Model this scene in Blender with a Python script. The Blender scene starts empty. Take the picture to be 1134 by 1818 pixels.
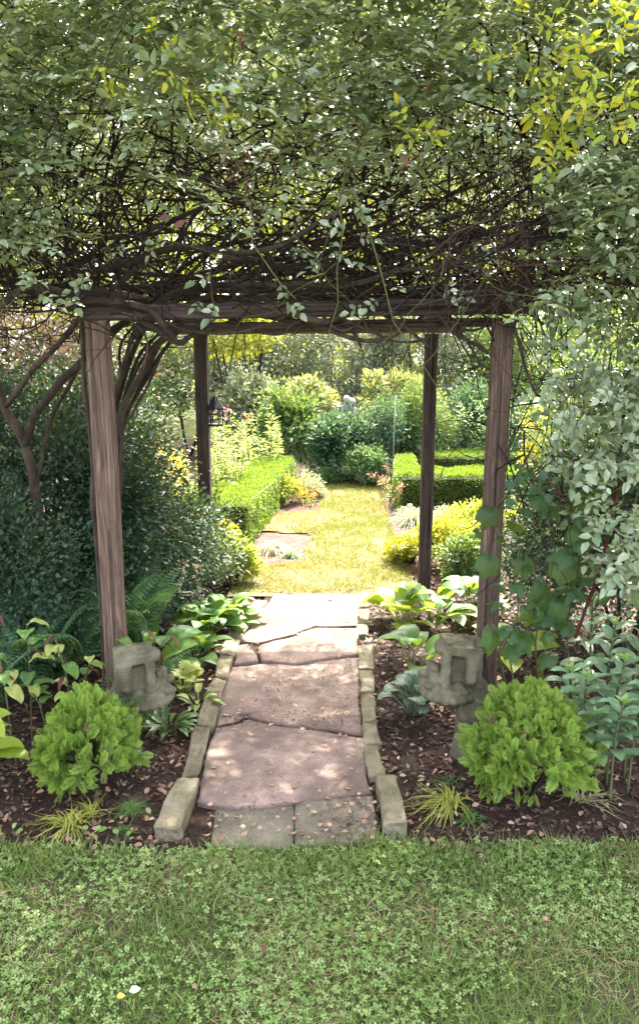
import bpy, bmesh, math, random
import numpy as np
from mathutils import Vector, Matrix, Quaternion

# ------------------------------------------------------------------ camera, sky, sun, exposure
SC = bpy.context.scene
COL = SC.collection
PITCH = math.radians(12.0)
CAMZ = 1.6
cam = bpy.data.cameras.new('camera')
cam.sensor_fit = 'VERTICAL'
cam.sensor_height = 24.0
cam.lens = 18.03
cam.clip_start = 0.05
cam.clip_end = 800
camo = bpy.data.objects.new('camera', cam)
COL.objects.link(camo)
camo.location = (0, 0, CAMZ)
camo.rotation_euler = (math.radians(90) - PITCH, 0, 0)
SC.camera = camo

SUN_EL = math.radians(52)
SUN_AZ = math.radians(14)          # from straight ahead (+Y) towards the right (+X)
world = bpy.data.worlds.new('World')
SC.world = world
world.use_nodes = True
wn = world.node_tree.nodes
wl = world.node_tree.links
sky = wn.new('ShaderNodeTexSky')
sky.sky_type = 'NISHITA'
sky.sun_disc = False
sky.sun_elevation = SUN_EL
sky.sun_rotation = SUN_AZ
sky.air_density = 0.7
sky.dust_density = 4.5
sky.ozone_density = 0.3
bgn = wn['Background']
bgn.inputs['Strength'].default_value = 0.15
hz = wn.new('ShaderNodeHueSaturation')      # thin high haze whitens the whole sky
hz.inputs['Saturation'].default_value = 0.45
wl.new(sky.outputs['Color'], hz.inputs['Color'])
wl.new(hz.outputs['Color'], bgn.inputs['Color'])

sun = bpy.data.lights.new('sun', 'SUN')
sun.energy = 2.0
sun.angle = math.radians(0.53)
sun.color = (1.0, 0.93, 0.80)
suno = bpy.data.objects.new('sun', sun)
COL.objects.link(suno)
sdir = Vector((math.sin(SUN_AZ) * math.cos(SUN_EL), math.cos(SUN_AZ) * math.cos(SUN_EL), math.sin(SUN_EL)))
suno.rotation_euler = sdir.to_track_quat('Z', 'Y').to_euler()
suno.location = (0, 20, 30)

SC.view_settings.view_transform = 'Standard'
SC.view_settings.look = 'None'
SC.view_settings.exposure = 3.5
SC.view_settings.gamma = 1.0
SC.render.engine = 'CYCLES'
SC.cycles.use_denoising = True
SC.cycles.max_bounces = 5
SC.cycles.diffuse_bounces = 2
SC.cycles.glossy_bounces = 2
SC.cycles.transmission_bounces = 3
SC.cycles.transparent_max_bounces = 4
SC.cycles.sample_clamp_indirect = 6.0

# ------------------------------------------------------------------ measuring helpers
FPX = 1366.0
CP, SP = math.cos(PITCH), math.sin(PITCH)
RNG = np.random.default_rng(11)
random.seed(5)
PI = math.pi


def ray(px, py):
    u = (px - 567.0) / FPX
    v = (909.0 - py) / FPX
    return u, CP + v * SP, -SP + v * CP


def at(px, py, Y):
    """the place whose picture falls on a pixel, at distance Y in front of the standpoint"""
    x, y, z = ray(px, py)
    t = Y / y
    return np.array((x * t, Y, CAMZ + z * t))


def G(px, py, z=0.0):
    """the same on the ground (or on a level z)"""
    x, y, dz = ray(px, py)
    t = (z - CAMZ) / dz
    return np.array((x * t, y * t, z))


def project(P):
    P = np.asarray(P, float)
    d = P - np.array((0, 0, CAMZ))
    depth = d[..., 1] * CP - d[..., 2] * SP
    up = d[..., 1] * SP + d[..., 2] * CP
    return 567 + FPX * d[..., 0] / depth, 909 - FPX * up / depth, depth


def vnoise(p, freq=1.0, seed=0):
    """smooth value noise, 0..1"""
    p = np.asarray(p, float) * freq + seed * 17.13 + 400.0
    i = np.floor(p).astype(np.int64)
    f = p - i
    f = f * f * (3 - 2 * f)
    out = 0
    for dx in (0, 1):
        for dy in (0, 1):
            for dz in (0, 1):
                h = (i[..., 0] + dx) * 374761393 + (i[..., 1] + dy) * 668265263 + (i[..., 2] + dz) * 2147483647
                h = (h ^ (h >> 13)) * 1274126177
                h = (h ^ (h >> 16)) & 0xFFFFFF
                w = (f[..., 0] if dx else 1 - f[..., 0]) * (f[..., 1] if dy else 1 - f[..., 1]) * (f[..., 2] if dz else 1 - f[..., 2])
                out = out + w * (h / float(0xFFFFFF))
    return out


def unit(v):
    v = np.asarray(v, float)
    return v / np.maximum(np.linalg.norm(v, axis=-1, keepdims=True), 1e-9)


def rdirs(n, up=0.0):
    v = RNG.normal(size=(n, 3))
    v = unit(v)
    v[:, 2] += up
    return unit(v)


def frames(d, n):
    """columns: side, tip direction, normal"""
    d = unit(d)
    s = np.cross(d, n)
    bad = np.linalg.norm(s, axis=-1) < 1e-4
    if np.any(bad):
        s[bad] = np.cross(d[bad], np.array((0.31, 0.7, 0.2)))
    s = unit(s)
    nn = np.cross(s, d)
    return np.stack([s, d, nn], axis=-1)


# ------------------------------------------------------------------ mesh helpers
class Geo:
    """collects vertices and faces, one mesh"""

    def __init__(self):
        self.v, self.q, self.t, self.r, self.k = [], [], [], [], []
        self.n = 0

    def add(self, V, Q=None, T=None, rnd=None, tip=None):
        V = np.asarray(V, float).reshape(-1, 3)
        self.v.append(V)
        m = len(V)
        if Q is not None and len(Q):
            self.q.append(np.asarray(Q, np.int64).reshape(-1, 4) + self.n)
        if T is not None and len(T):
            self.t.append(np.asarray(T, np.int64).reshape(-1, 3) + self.n)
        self.r.append(np.broadcast_to(np.asarray(0.0 if rnd is None else rnd, float), (m,)))
        self.k.append(np.broadcast_to(np.asarray(0.0 if tip is None else tip, float), (m,)))
        self.n += m

    def mesh(self, name, mat, smooth=True):
        V = np.concatenate(self.v) if self.v else np.zeros((0, 3))
        Q = np.concatenate(self.q) if self.q else np.zeros((0, 4), np.int64)
        T = np.concatenate(self.t) if self.t else np.zeros((0, 3), np.int64)
        me = bpy.data.meshes.new(name)
        me.vertices.add(len(V))
        me.vertices.foreach_set('co', V.astype(np.float32).ravel())
        nl = Q.size + T.size
        me.loops.add(nl)
        me.loops.foreach_set('vertex_index', np.concatenate([Q.ravel(), T.ravel()]).astype(np.int32))
        npoly = len(Q) + len(T)
        me.polygons.add(npoly)
        st = np.concatenate([np.arange(len(Q)) * 4, Q.size + np.arange(len(T)) * 3]).astype(np.int32)
        me.polygons.foreach_set('loop_start', st)
        me.polygons.foreach_set('use_smooth', np.full(npoly, smooth))
        me.update(calc_edges=True)
        a = me.attributes.new('rnd', 'FLOAT', 'POINT')
        a.data.foreach_set('value', np.concatenate(self.r).astype(np.float32))
        k = np.concatenate(self.k)
        if np.any(k):
            a = me.attributes.new('tip', 'FLOAT', 'POINT')
            a.data.foreach_set('value', k.astype(np.float32))
        if mat:
            me.materials.append(mat)
        return me

    def scatter(self, tmpl, pos, R, scale, rnd=None):
        TV, TQ, TT = tmpl[0], tmpl[1], tmpl[2]
        tipk = tmpl[3] if len(tmpl) > 3 else None
        n = len(pos)
        if n == 0:
            return
        scale = np.asarray(scale, float)
        if scale.ndim == 0:
            scale = np.full(n, float(scale))
        if scale.ndim == 1:
            scale = np.repeat(scale[:, None], 3, 1)
        loc = TV[None] * scale[:, None, :]
        V = np.einsum('nij,nkj->nki', R, loc) + np.asarray(pos)[:, None, :]
        k = len(TV)
        off = (np.arange(n) * k)[:, None, None]
        Q = (TQ[None] + off).reshape(-1, 4) if len(TQ) else None
        T = (TT[None] + off).reshape(-1, 3) if len(TT) else None
        if rnd is None:
            rnd = RNG.random(n)
        self.add(V.reshape(-1, 3), Q, T, np.repeat(rnd, k), None if tipk is None else np.tile(tipk, n))

    def tubes(self, P, Rr, sides=5, rnd=None):
        """P (n,k,3) paths, Rr (n,k) radii"""
        P = np.asarray(P, float)
        Rr = np.asarray(Rr, float)
        n, k, _ = P.shape
        Tn = np.gradient(P, axis=1)
        Tn = unit(Tn)
        ref = np.where(np.abs(Tn[:, :1, 2:3]) > 0.8, np.array((1.0, 0.1, 0.0)), np.array((0.05, 0.1, 1.0)))
        ref = np.broadcast_to(ref, Tn.shape)
        A = unit(np.cross(Tn, ref))
        B = np.cross(Tn, A)
        ang = np.arange(sides) / sides * 2 * PI
        V = P[:, :, None, :] + Rr[:, :, None, None] * (np.cos(ang)[None, None, :, None] * A[:, :, None, :] + np.sin(ang)[None, None, :, None] * B[:, :, None, :])
        i = np.arange(k - 1)[:, None] * sides
        j = np.arange(sides)[None, :]
        j2 = (j + 1) % sides
        Q = np.stack([i + j, i + j2, i + sides + j2, i + sides + j], -1).reshape(-1, 4)
        off = (np.arange(n) * k * sides)[:, None, None]
        Q = (Q[None] + off).reshape(-1, 4)
        if rnd is None:
            rnd = RNG.random(n)
        T = []
        for e in (0, k - 1):       # close the ends
            for m in range(1, sides - 1):
                T.append((e * sides, e * sides + (m if e else m + 1), e * sides + (m + 1 if e else m)))
        T = (np.array(T)[None] + off).reshape(-1, 3)
        self.add(V.reshape(-1, 3), Q, T, np.repeat(rnd, k * sides))

    def tube(self, pts, r0, r1=None, sides=8, sub=6, wob=0.0, lump=0.0):
        pts = smooth_path(pts, sub)
        k = len(pts)
        if wob:
            pts = pts + (np.stack([vnoise(pts, 6, s) for s in (1, 2, 3)], -1) - 0.5) * wob
        r = np.linspace(r0, r0 if r1 is None else r1, k)
        if lump:
            r = r * (1 + lump * (vnoise(pts, 14, 5) - 0.5) * 2)
        self.tubes(pts[None], r[None], sides)


def smooth_path(pts, sub=6):
    pts = np.asarray(pts, float)
    n = len(pts)
    if n < 3:
        t = np.linspace(0, 1, max(2, sub))[:, None]
        return pts[0] * (1 - t) + pts[-1] * t
    ext = np.vstack([2 * pts[0] - pts[1], pts, 2 * pts[-1] - pts[-2]])
    out = []
    for i in range(1, n):
        p0, p1, p2, p3 = ext[i - 1], ext[i], ext[i + 1], ext[i + 2]
        for s in np.arange(sub) / sub:
            out.append(0.5 * ((2 * p1) + (-p0 + p2) * s + (2 * p0 - 5 * p1 + 4 * p2 - p3) * s * s + (-p0 + 3 * p1 - 3 * p2 + p3) * s ** 3))
    out.append(pts[-1])
    return np.array(out)


# ------------------------------------------------------------------ object helpers
def thing(name, label, cat, loc=(0, 0, 0), group=None, kind=None):
    o = bpy.data.objects.new(name, None)
    o.empty_display_size = 0.1
    COL.objects.link(o)
    o.location = loc
    o['label'] = label
    o['category'] = cat
    if group:
        o['group'] = group
    if kind:
        o['kind'] = kind
    return o


def part(name, me, parent, M=None, kind=None, label=None, world_child=False):
    """a mesh given in world coordinates (or placed by the matrix M) under a thing, or under a part"""
    o = bpy.data.objects.new(name, me)
    COL.objects.link(o)
    o.parent = parent
    M = Matrix.Identity(4) if M is None else M
    if world_child:
        o.matrix_basis = M
    else:
        o.matrix_basis = Matrix.Translation(-Vector(parent.location)) @ M
    if kind:
        o['kind'] = kind
    if label:
        o['label'] = label
    return o


def single(name, me, label, cat, group=None, kind=None, M=None):
    o = bpy.data.objects.new(name, me)
    COL.objects.link(o)
    if M is not None:
        o.matrix_basis = M
    if label:
        o['label'] = label
    if cat:
        o['category'] = cat
    if group:
        o['group'] = group
    if kind:
        o['kind'] = kind
    return o


def structure(name, me):
    return single(name, me, None, None, kind='structure')


def mat4(pos, R, s=1.0):
    M = Matrix.Identity(4)
    for i in range(3):
        for j in range(3):
            M[i][j] = float(R[i][j]) * (s if np.isscalar(s) else s[j])
        M[i][3] = float(pos[i])
    return M


# ------------------------------------------------------------------ materials
def new_mat(name):
    m = bpy.data.materials.new(name)
    m.use_nodes = True
    nt = m.node_tree
    return m, nt.nodes, nt.links, nt.nodes['Principled BSDF']


def mixcol(N, L, fac, a, b, blend='MIX'):
    x = N.new('ShaderNodeMix')
    x.data_type = 'RGBA'
    x.blend_type = blend
    for sock, val in ((x.inputs[0], fac), (x.inputs[6], a), (x.inputs[7], b)):
        if isinstance(val, (int, float)):
            sock.default_value = val
        elif isinstance(val, (tuple, list)):
            sock.default_value = (*val[:3], 1)
        else:
            L.new(val, sock)
    return x.outputs[2]


def ramp(N, L, fac, stops):
    r = N.new('ShaderNodeValToRGB')
    e = r.color_ramp.elements
    while len(e) < len(stops):
        e.new(0.5)
    for i, (p, c) in enumerate(stops):
        e[i].position = p
        e[i].color = (*c, 1) if len(c) == 3 else c
    if fac is not None:
        L.new(fac, r.inputs[0])
    return r.outputs[0]


def noise(N, L, scale, detail=3, vec=None, rough=0.6):
    n = N.new('ShaderNodeTexNoise')
    n.inputs['Scale'].default_value = scale
    n.inputs['Detail'].default_value = detail
    n.inputs['Roughness'].default_value = rough
    if vec is not None:
        L.new(vec, n.inputs['Vector'])
    return n.outputs['Fac']


def bump(N, L, bs, h, strength=0.4, dist=0.01):
    b = N.new('ShaderNodeBump')
    b.inputs['Strength'].default_value = strength
    b.inputs['Distance'].default_value = dist
    L.new(h, b.inputs['Height'])
    L.new(b.outputs[0], bs.inputs['Normal'])


def leaf_mat(name, cols, trans=(0.35, 0.45, 0.05), tfac=0.35, rough=0.5, spec=0.45, tipcol=None, tipamt=0.6, veins=None):
    """cols: list of leaf colours spread over the plant; light passes through the blade"""
    m, N, L, bs = new_mat(name)
    at_ = N.new('ShaderNodeAttribute')
    at_.attribute_name = 'rnd'
    oi = N.new('ShaderNodeObjectInfo')
    ad = N.new('ShaderNodeMath')
    ad.operation = 'ADD'
    L.new(at_.outputs['Fac'], ad.inputs[0])
    L.new(oi.outputs['Random'], ad.inputs[1])
    fr = N.new('ShaderNodeMath')
    fr.operation = 'FRACT'
    L.new(ad.outputs[0], fr.inputs[0])
    st = [(i / max(1, len(cols) - 1), c) for i, c in enumerate(cols)]
    col = ramp(N, L, fr.outputs[0], st)
    geo = N.new('ShaderNodeNewGeometry')
    nz = noise(N, L, 45, 3, geo.outputs['Position'])
    col = mixcol(N, L, nz, mixcol(N, L, 1.0, col, (0.72, 0.74, 0.7), 'MULTIPLY'), mixcol(N, L, 1.0, col, (1.25, 1.22, 1.2), 'MULTIPLY'))
    if tipcol:
        tk = N.new('ShaderNodeAttribute')
        tk.attribute_name = 'tip'
        mm = N.new('ShaderNodeMath')
        mm.operation = 'MULTIPLY'
        mm.inputs[1].default_value = tipamt
        L.new(tk.outputs['Fac'], mm.inputs[0])
        col = mixcol(N, L, mm.outputs[0], col, tipcol)
    if veins:
        vk = N.new('ShaderNodeAttribute')
        vk.attribute_name = 'tip'
        col = mixcol(N, L, vk.outputs['Fac'], col, veins)
    L.new(col, bs.inputs['Base Color'])
    bs.inputs['Roughness'].default_value = rough
    bs.inputs['Specular IOR Level'].default_value = spec
    tr = N.new('ShaderNodeBsdfTranslucent')
    tc = mixcol(N, L, 0.65, col, trans)
    L.new(tc, tr.inputs['Color'])
    mx = N.new('ShaderNodeMixShader')
    mx.inputs[0].default_value = tfac
    L.new(bs.outputs[0], mx.inputs[1])
    L.new(tr.outputs[0], mx.inputs[2])
    L.new(mx.outputs[0], N['Material Output'].inputs['Surface'])
    return m


def bark_mat(name, a, b, scale=30, rough=0.9):
    m, N, L, bs = new_mat(name)
    tc = N.new('ShaderNodeTexCoord')
    mp = N.new('ShaderNodeMapping')
    mp.inputs['Scale'].default_value = (1, 1, 0.35)
    L.new(tc.outputs['Object'], mp.inputs[0])
    n = noise(N, L, scale, 5, mp.outputs[0])
    at_ = N.new('ShaderNodeAttribute')
    at_.attribute_name = 'rnd'
    col = ramp(N, L, n, [(0.3, a), (0.7, b)])
    col = mixcol(N, L, at_.outputs['Fac'], col, mixcol(N, L, 1.0, col, (0.6, 0.6, 0.6), 'MULTIPLY'))
    L.new(col, bs.inputs['Base Color'])
    bs.inputs['Roughness'].default_value = rough
    bs.inputs['Specular IOR Level'].default_value = 0.2
    bump(N, L, bs, n, 0.6, 0.01)
    return m


def wood_mat(name, a, b, c):
    """weathered timber, the grain runs along the object's own z"""
    m, N, L, bs = new_mat(name)
    tc = N.new('ShaderNodeTexCoord')
    oi = N.new('ShaderNodeObjectInfo')
    addv = N.new('ShaderNodeVectorMath')
    addv.operation = 'ADD'
    cx = N.new('ShaderNodeCombineXYZ')
    ml = N.new('ShaderNodeMath')
    ml.operation = 'MULTIPLY'
    ml.inputs[1].default_value = 13.0
    L.new(oi.outputs['Random'], ml.inputs[0])
    for i in range(3):
        L.new(ml.outputs[0], cx.inputs[i])
    L.new(tc.outputs['Object'], addv.inputs[0])
    L.new(cx.outputs[0], addv.inputs[1])
    # knots bend the grain
    warp = N.new('ShaderNodeTexNoise')
    warp.inputs['Scale'].default_value = 3.5
    warp.inputs['Detail'].default_value = 1
    L.new(addv.outputs[0], warp.inputs['Vector'])
    sc_ = N.new('ShaderNodeVectorMath')
    sc_.operation = 'SCALE'
    sc_.inputs['Scale'].default_value = 0.022
    L.new(warp.outputs['Color'], sc_.inputs[0])
    ad2 = N.new('ShaderNodeVectorMath')
    ad2.operation = 'ADD'
    L.new(addv.outputs[0], ad2.inputs[0])
    L.new(sc_.outputs[0], ad2.inputs[1])
    mp = N.new('ShaderNodeMapping')
    mp.inputs['Scale'].default_value = (1, 1, 0.045)
    L.new(ad2.outputs[0], mp.inputs[0])
    g1 = noise(N, L, 55, 4, mp.outputs[0], 0.65)
    g2 = noise(N, L, 160, 2, mp.outputs[0])
    big = noise(N, L, 5, 3, addv.outputs[0])
    mp2 = N.new('ShaderNodeMapping')
    mp2.inputs['Scale'].default_value = (1, 1, 0.5)
    L.new(addv.outputs[0], mp2.inputs[0])
    vo = N.new('ShaderNodeTexVoronoi')
    vo.inputs['Scale'].default_value = 4.5
    L.new(mp2.outputs[0], vo.inputs['Vector'])
    knot = ramp(N, L, vo.outputs['Distance'], [(0.05, (1, 1, 1)), (0.13, (0, 0, 0))])
    wv = N.new('ShaderNodeTexWave')
    wv.wave_type = 'RINGS'
    wv.rings_direction = 'Z'
    wv.inputs['Scale'].default_value = 26
    wv.inputs['Distortion'].default_value = 9
    wv.inputs['Detail'].default_value = 2
    wv.inputs['Detail Scale'].default_value = 0.5
    mp3 = N.new('ShaderNodeMapping')
    mp3.inputs['Scale'].default_value = (1, 1, 0.1)
    mp3.inputs['Location'].default_value = (0.07, 0.04, 0)
    L.new(tc.outputs['Object'], mp3.inputs[0])
    L.new(mp3.outputs[0], wv.inputs['Vector'])
    col = ramp(N, L, g1, [(0.32, a), (0.5, b), (0.68, c)])
    col = mixcol(N, L, ramp(N, L, wv.outputs['Fac'], [(0.0, (0.55, 0.55, 0.55)), (0.6, (0, 0, 0))]), col, tuple(x * 0.75 for x in a))
    col = mixcol(N, L, ramp(N, L, g2, [(0.38, (0.75, 0.75, 0.75)), (0.5, (0, 0, 0))]), col, tuple(x * 0.45 for x in a))
    col = mixcol(N, L, ramp(N, L, big, [(0.35, (0, 0, 0)), (0.7, (0.55, 0.55, 0.55))]), col, tuple(x * 0.5 for x in b))
    col = mixcol(N, L, knot, col, tuple(x * 0.35 for x in b))
    L.new(col, bs.inputs['Base Color'])
    bs.inputs['Roughness'].default_value = 0.85
    bs.inputs['Specular IOR Level'].default_value = 0.25
    bump(N, L, bs, g1, 0.7, 0.006)
    return m


def stone_mat(name, cols, scale=9, moss=None, mossamt=0.5, speck=None, rough=0.92, bumpd=0.008):
    m, N, L, bs = new_mat(name)
    geo = N.new('ShaderNodeNewGeometry')
    oi = N.new('ShaderNodeObjectInfo')
    pos = geo.outputs['Position']
    n1 = noise(N, L, scale, 6, pos, 0.65)
    n2 = noise(N, L, scale * 0.35, 3, pos)
    n3 = noise(N, L, scale * 14, 3, pos)
    col = ramp(N, L, n1, [(0.3 + 0.4 * i / (len(cols) - 1), c) for i, c in enumerate(cols)])
    col = mixcol(N, L, oi.outputs['Random'], mixcol(N, L, 1.0, col, (0.82, 0.82, 0.82), 'MULTIPLY'), mixcol(N, L, 1.0, col, (1.1, 1.08, 1.05), 'MULTIPLY'))
    if moss:
        f = ramp(N, L, n2, [(0.42, (0, 0, 0)), (0.6, (mossamt,) * 3)])
        col = mixcol(N, L, f, col, moss)
    if speck:
        f = ramp(N, L, n3, [(0.62, (0, 0, 0)), (0.72, (0.8, 0.8, 0.8))])
        col = mixcol(N, L, f, col, speck)
    col = mixcol(N, L, ramp(N, L, n3, [(0.3, (0.5, 0.5, 0.5)), (0.55, (0, 0, 0))]), col, tuple(x * 0.5 for x in cols[0]))
    L.new(col, bs.inputs['Base Color'])
    bs.inputs['Roughness'].default_value = rough
    bs.inputs['Specular IOR Level'].default_value = 0.25
    ad = N.new('ShaderNodeMath')
    ad.operation = 'MULTIPLY_ADD'
    L.new(n3, ad.inputs[0])
    ad.inputs[1].default_value = 0.35
    L.new(n1, ad.inputs[2])
    bump(N, L, bs, ad.outputs[0], 0.7, bumpd)
    return m


def ground_mat(name, cols, scale=20):
    m, N, L, bs = new_mat(name)
    geo = N.new('ShaderNodeNewGeometry')
    n1 = noise(N, L, scale, 6, geo.outputs['Position'], 0.7)
    n2 = noise(N, L, scale * 6, 3, geo.outputs['Position'])
    col = ramp(N, L, n1, [(0.3 + 0.4 * i / (len(cols) - 1), c) for i, c in enumerate(cols)])
    L.new(col, bs.inputs['Base Color'])
    bs.inputs['Roughness'].default_value = 0.95
    bs.inputs['Specular IOR Level'].default_value = 0.15
    bump(N, L, bs, n2, 0.8, 0.012)
    return m


def plain_mat(name, c, rough=0.6, metal=0.0):
    m, N, L, bs = new_mat(name)
    geo = N.new('ShaderNodeNewGeometry')
    n1 = noise(N, L, 60, 3, geo.outputs['Position'])
    col = mixcol(N, L, n1, tuple(x * 0.75 for x in c), tuple(min(1, x * 1.2) for x in c))
    L.new(col, bs.inputs['Base Color'])
    bs.inputs['Roughness'].default_value = rough
    bs.inputs['Metallic'].default_value = metal
    return m


M = {}
M['soil'] = ground_mat('soil', [(0.035, 0.025, 0.018), (0.06, 0.042, 0.03), (0.085, 0.06, 0.04)], 14)
M['meadow'] = ground_mat('meadow', [(0.05, 0.06, 0.02), (0.09, 0.1, 0.03), (0.12, 0.12, 0.05)], 3)
M['turf_soil'] = ground_mat('turf_soil', [(0.04, 0.035, 0.02), (0.07, 0.065, 0.032), (0.1, 0.085, 0.05)], 16)
M['dry_turf'] = ground_mat('dry_turf', [(0.1, 0.085, 0.04), (0.15, 0.125, 0.06), (0.21, 0.155, 0.085)], 9)
M['mulch'] = ground_mat('mulch', [(0.018, 0.012, 0.010), (0.04, 0.024, 0.018), (0.075, 0.042, 0.03)], 26)
M['chips'] = leaf_mat('bark_chips', [(0.03, 0.018, 0.013), (0.055, 0.03, 0.022), (0.09, 0.05, 0.035), (0.16, 0.10, 0.07), (0.04, 0.022, 0.02)], (0.1, 0.06, 0.04), 0.05, 0.7, 0.35)
M['dry_leaf'] = leaf_mat('dry_leaf', [(0.3, 0.17, 0.11), (0.42, 0.27, 0.18), (0.22, 0.11, 0.07), (0.5, 0.36, 0.25)], (0.5, 0.3, 0.15), 0.15, 0.6, 0.3)
M['grass'] = leaf_mat('grass_blades', [(0.095, 0.16, 0.035), (0.16, 0.225, 0.05), (0.26, 0.295, 0.085), (0.4, 0.36, 0.17), (0.14, 0.195, 0.045)], (0.2, 0.38, 0.08), 0.3, 0.45, 0.4)
M['straw'] = leaf_mat('dry_grass', [(0.3, 0.23, 0.12), (0.4, 0.32, 0.18), (0.24, 0.17, 0.09)], (0.5, 0.4, 0.2), 0.25, 0.6, 0.3)
M['clover'] = leaf_mat('clover_leaf', [(0.11, 0.2, 0.045), (0.18, 0.285, 0.075), (0.29, 0.38, 0.14), (0.15, 0.235, 0.06)], (0.3, 0.5, 0.12), 0.3, 0.5, 0.35)
M['sungrass'] = leaf_mat('sunny_grass', [(0.1, 0.15, 0.025), (0.15, 0.18, 0.032), (0.22, 0.19, 0.05), (0.27, 0.2, 0.08), (0.13, 0.17, 0.03)], (0.4, 0.4, 0.05), 0.3, 0.5, 0.3)
M['vine'] = leaf_mat('vine_leaf', [(0.085, 0.14, 0.06), (0.16, 0.225, 0.11), (0.26, 0.325, 0.185), (0.37, 0.42, 0.285), (0.13, 0.195, 0.085)], (0.4, 0.45, 0.06), 0.2, 0.3, 0.9)
M['young'] = leaf_mat('young_backlit_leaf', [(0.28, 0.4, 0.04), (0.4, 0.46, 0.04), (0.5, 0.42, 0.03), (0.22, 0.36, 0.05)], (0.75, 0.75, 0.03), 0.5, 0.45, 0.4)
M['redleaf'] = leaf_mat('withered_leaf', [(0.13, 0.05, 0.035), (0.09, 0.04, 0.03), (0.2, 0.1, 0.05)], (0.3, 0.1, 0.05), 0.2, 0.6, 0.3)
M['twig'] = bark_mat('twig_bark', (0.016, 0.012, 0.012), (0.048, 0.032, 0.027), 40)
M['greentwig'] = bark_mat('green_twig', (0.08, 0.1, 0.04), (0.16, 0.15, 0.07), 40)
M['stem'] = bark_mat('old_stem_bark', (0.035, 0.025, 0.023), (0.11, 0.078, 0.062), 26)
M['redstem'] = bark_mat('red_stem', (0.12, 0.03, 0.03), (0.22, 0.06, 0.05), 30)
M['trunk'] = bark_mat('trunk_bark', (0.05, 0.04, 0.03), (0.14, 0.11, 0.08), 12)
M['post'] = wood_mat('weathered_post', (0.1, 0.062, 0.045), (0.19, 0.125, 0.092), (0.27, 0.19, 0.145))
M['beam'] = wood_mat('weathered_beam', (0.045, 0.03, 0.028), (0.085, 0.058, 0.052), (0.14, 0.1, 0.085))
M['flag'] = stone_mat('pink_flagstone', [(0.16, 0.115, 0.095), (0.3, 0.215, 0.178), (0.4, 0.3, 0.25)], 9, (0.13, 0.095, 0.078), 0.8, bumpd=0.014)
M['slab'] = stone_mat('grey_slab', [(0.13, 0.11, 0.085), (0.2, 0.17, 0.13), (0.27, 0.235, 0.185)], 8, (0.1, 0.09, 0.055), 0.5)
M['edging'] = stone_mat('mossy_edging', [(0.12, 0.1, 0.065), (0.22, 0.185, 0.125), (0.3, 0.26, 0.19)], 12, (0.1, 0.095, 0.04), 0.5, bumpd=0.016)
M['statue'] = stone_mat('lichened_stone', [(0.1, 0.088, 0.055), (0.18, 0.16, 0.103), (0.25, 0.225, 0.15)], 16, (0.06, 0.055, 0.032), 0.7, (0.3, 0.28, 0.2))
M['palestone'] = stone_mat('pale_stone', [(0.2, 0.195, 0.19), (0.3, 0.292, 0.28), (0.36, 0.35, 0.335)], 16)
M['iron'] = plain_mat('dark_iron', (0.02, 0.02, 0.022), 0.5, 0.6)
M['pale_paint'] = plain_mat('pale_stake', (0.25, 0.27, 0.24), 0.6)

# ------------------------------------------------------------------ leaf shapes (x across, y to the tip, z up)
def tmpl(V, Q=(), T=(), tip=None):
    r = [np.array(V, float), np.array(Q, np.int64).reshape(-1, 4), np.array(T, np.int64).reshape(-1, 3)]
    if tip is not None:
        r.append(np.array(tip, float))
    return r


def leaf_t(w=0.55, fold=0.10, droop=0.12, a=0.3, b=0.68, bw=0.8):
    V = [(0, 0, 0), (0, a, 0.0), (0, b, -droop * 0.4), (0, 1, -droop),
         (-w / 2, a, fold), (w / 2, a, fold), (-w / 2 * bw, b, fold * 0.7 - droop * 0.4), (w / 2 * bw, b, fold * 0.7 - droop * 0.4)]
    Q = [(1, 5, 7, 2), (4, 1, 2, 6)]
    T = [(0, 5, 1), (0, 1, 4), (2, 7, 3), (6, 2, 3)]
    return tmpl(V, Q, T)


LEAF = leaf_t()
LEAF_N = leaf_t(0.24, 0.04, 0.22)
LEAF_R = leaf_t(0.8, 0.08, 0.08, 0.28, 0.72, 0.9)
SIMPLE = tmpl([(0, 0, 0), (0.3, 0.45, 0.08), (0, 1, -0.08), (-0.3, 0.45, 0.08)], (), [(0, 1, 2), (0, 2, 3)])
SIMPLE_N = tmpl([(0, 0, 0), (0.13, 0.45, 0.03), (0, 1, -0.2), (-0.13, 0.45, 0.03)], (), [(0, 1, 2), (0, 2, 3)])
BLADE = tmpl([(-0.5, 0, 0), (0.5, 0, 0), (0.42, 0.55, -0.06), (-0.42, 0.55, -0.06), (0, 1, -0.3)], [(0, 1, 2, 3)], [(3, 2, 4)])
CLOVERLET = tmpl([(0, 0, 0), (0.42, 0.62, 0.08), (0.22, 1, 0.03), (0, 0.85, 0), (-0.22, 1, 0.03), (-0.42, 0.62, 0.08)], (), [(0, 1, 3), (1, 2, 3), (0, 3, 5), (3, 4, 5)])
CHIP = tmpl([(-0.5, -0.5, 0), (0.45, -0.6, 0.15), (0.6, 0.5, 0), (-0.4, 0.6, 0.2), (-0.42, -0.44, -0.22), (0.4, -0.5, -0.1), (0.5, 0.45, -0.22), (-0.36, 0.5, -0.1)],
            [(0, 1, 2, 3), (0, 4, 5, 1), (1, 5, 6, 2), (2, 6, 7, 3), (3, 7, 4, 0)])

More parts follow.
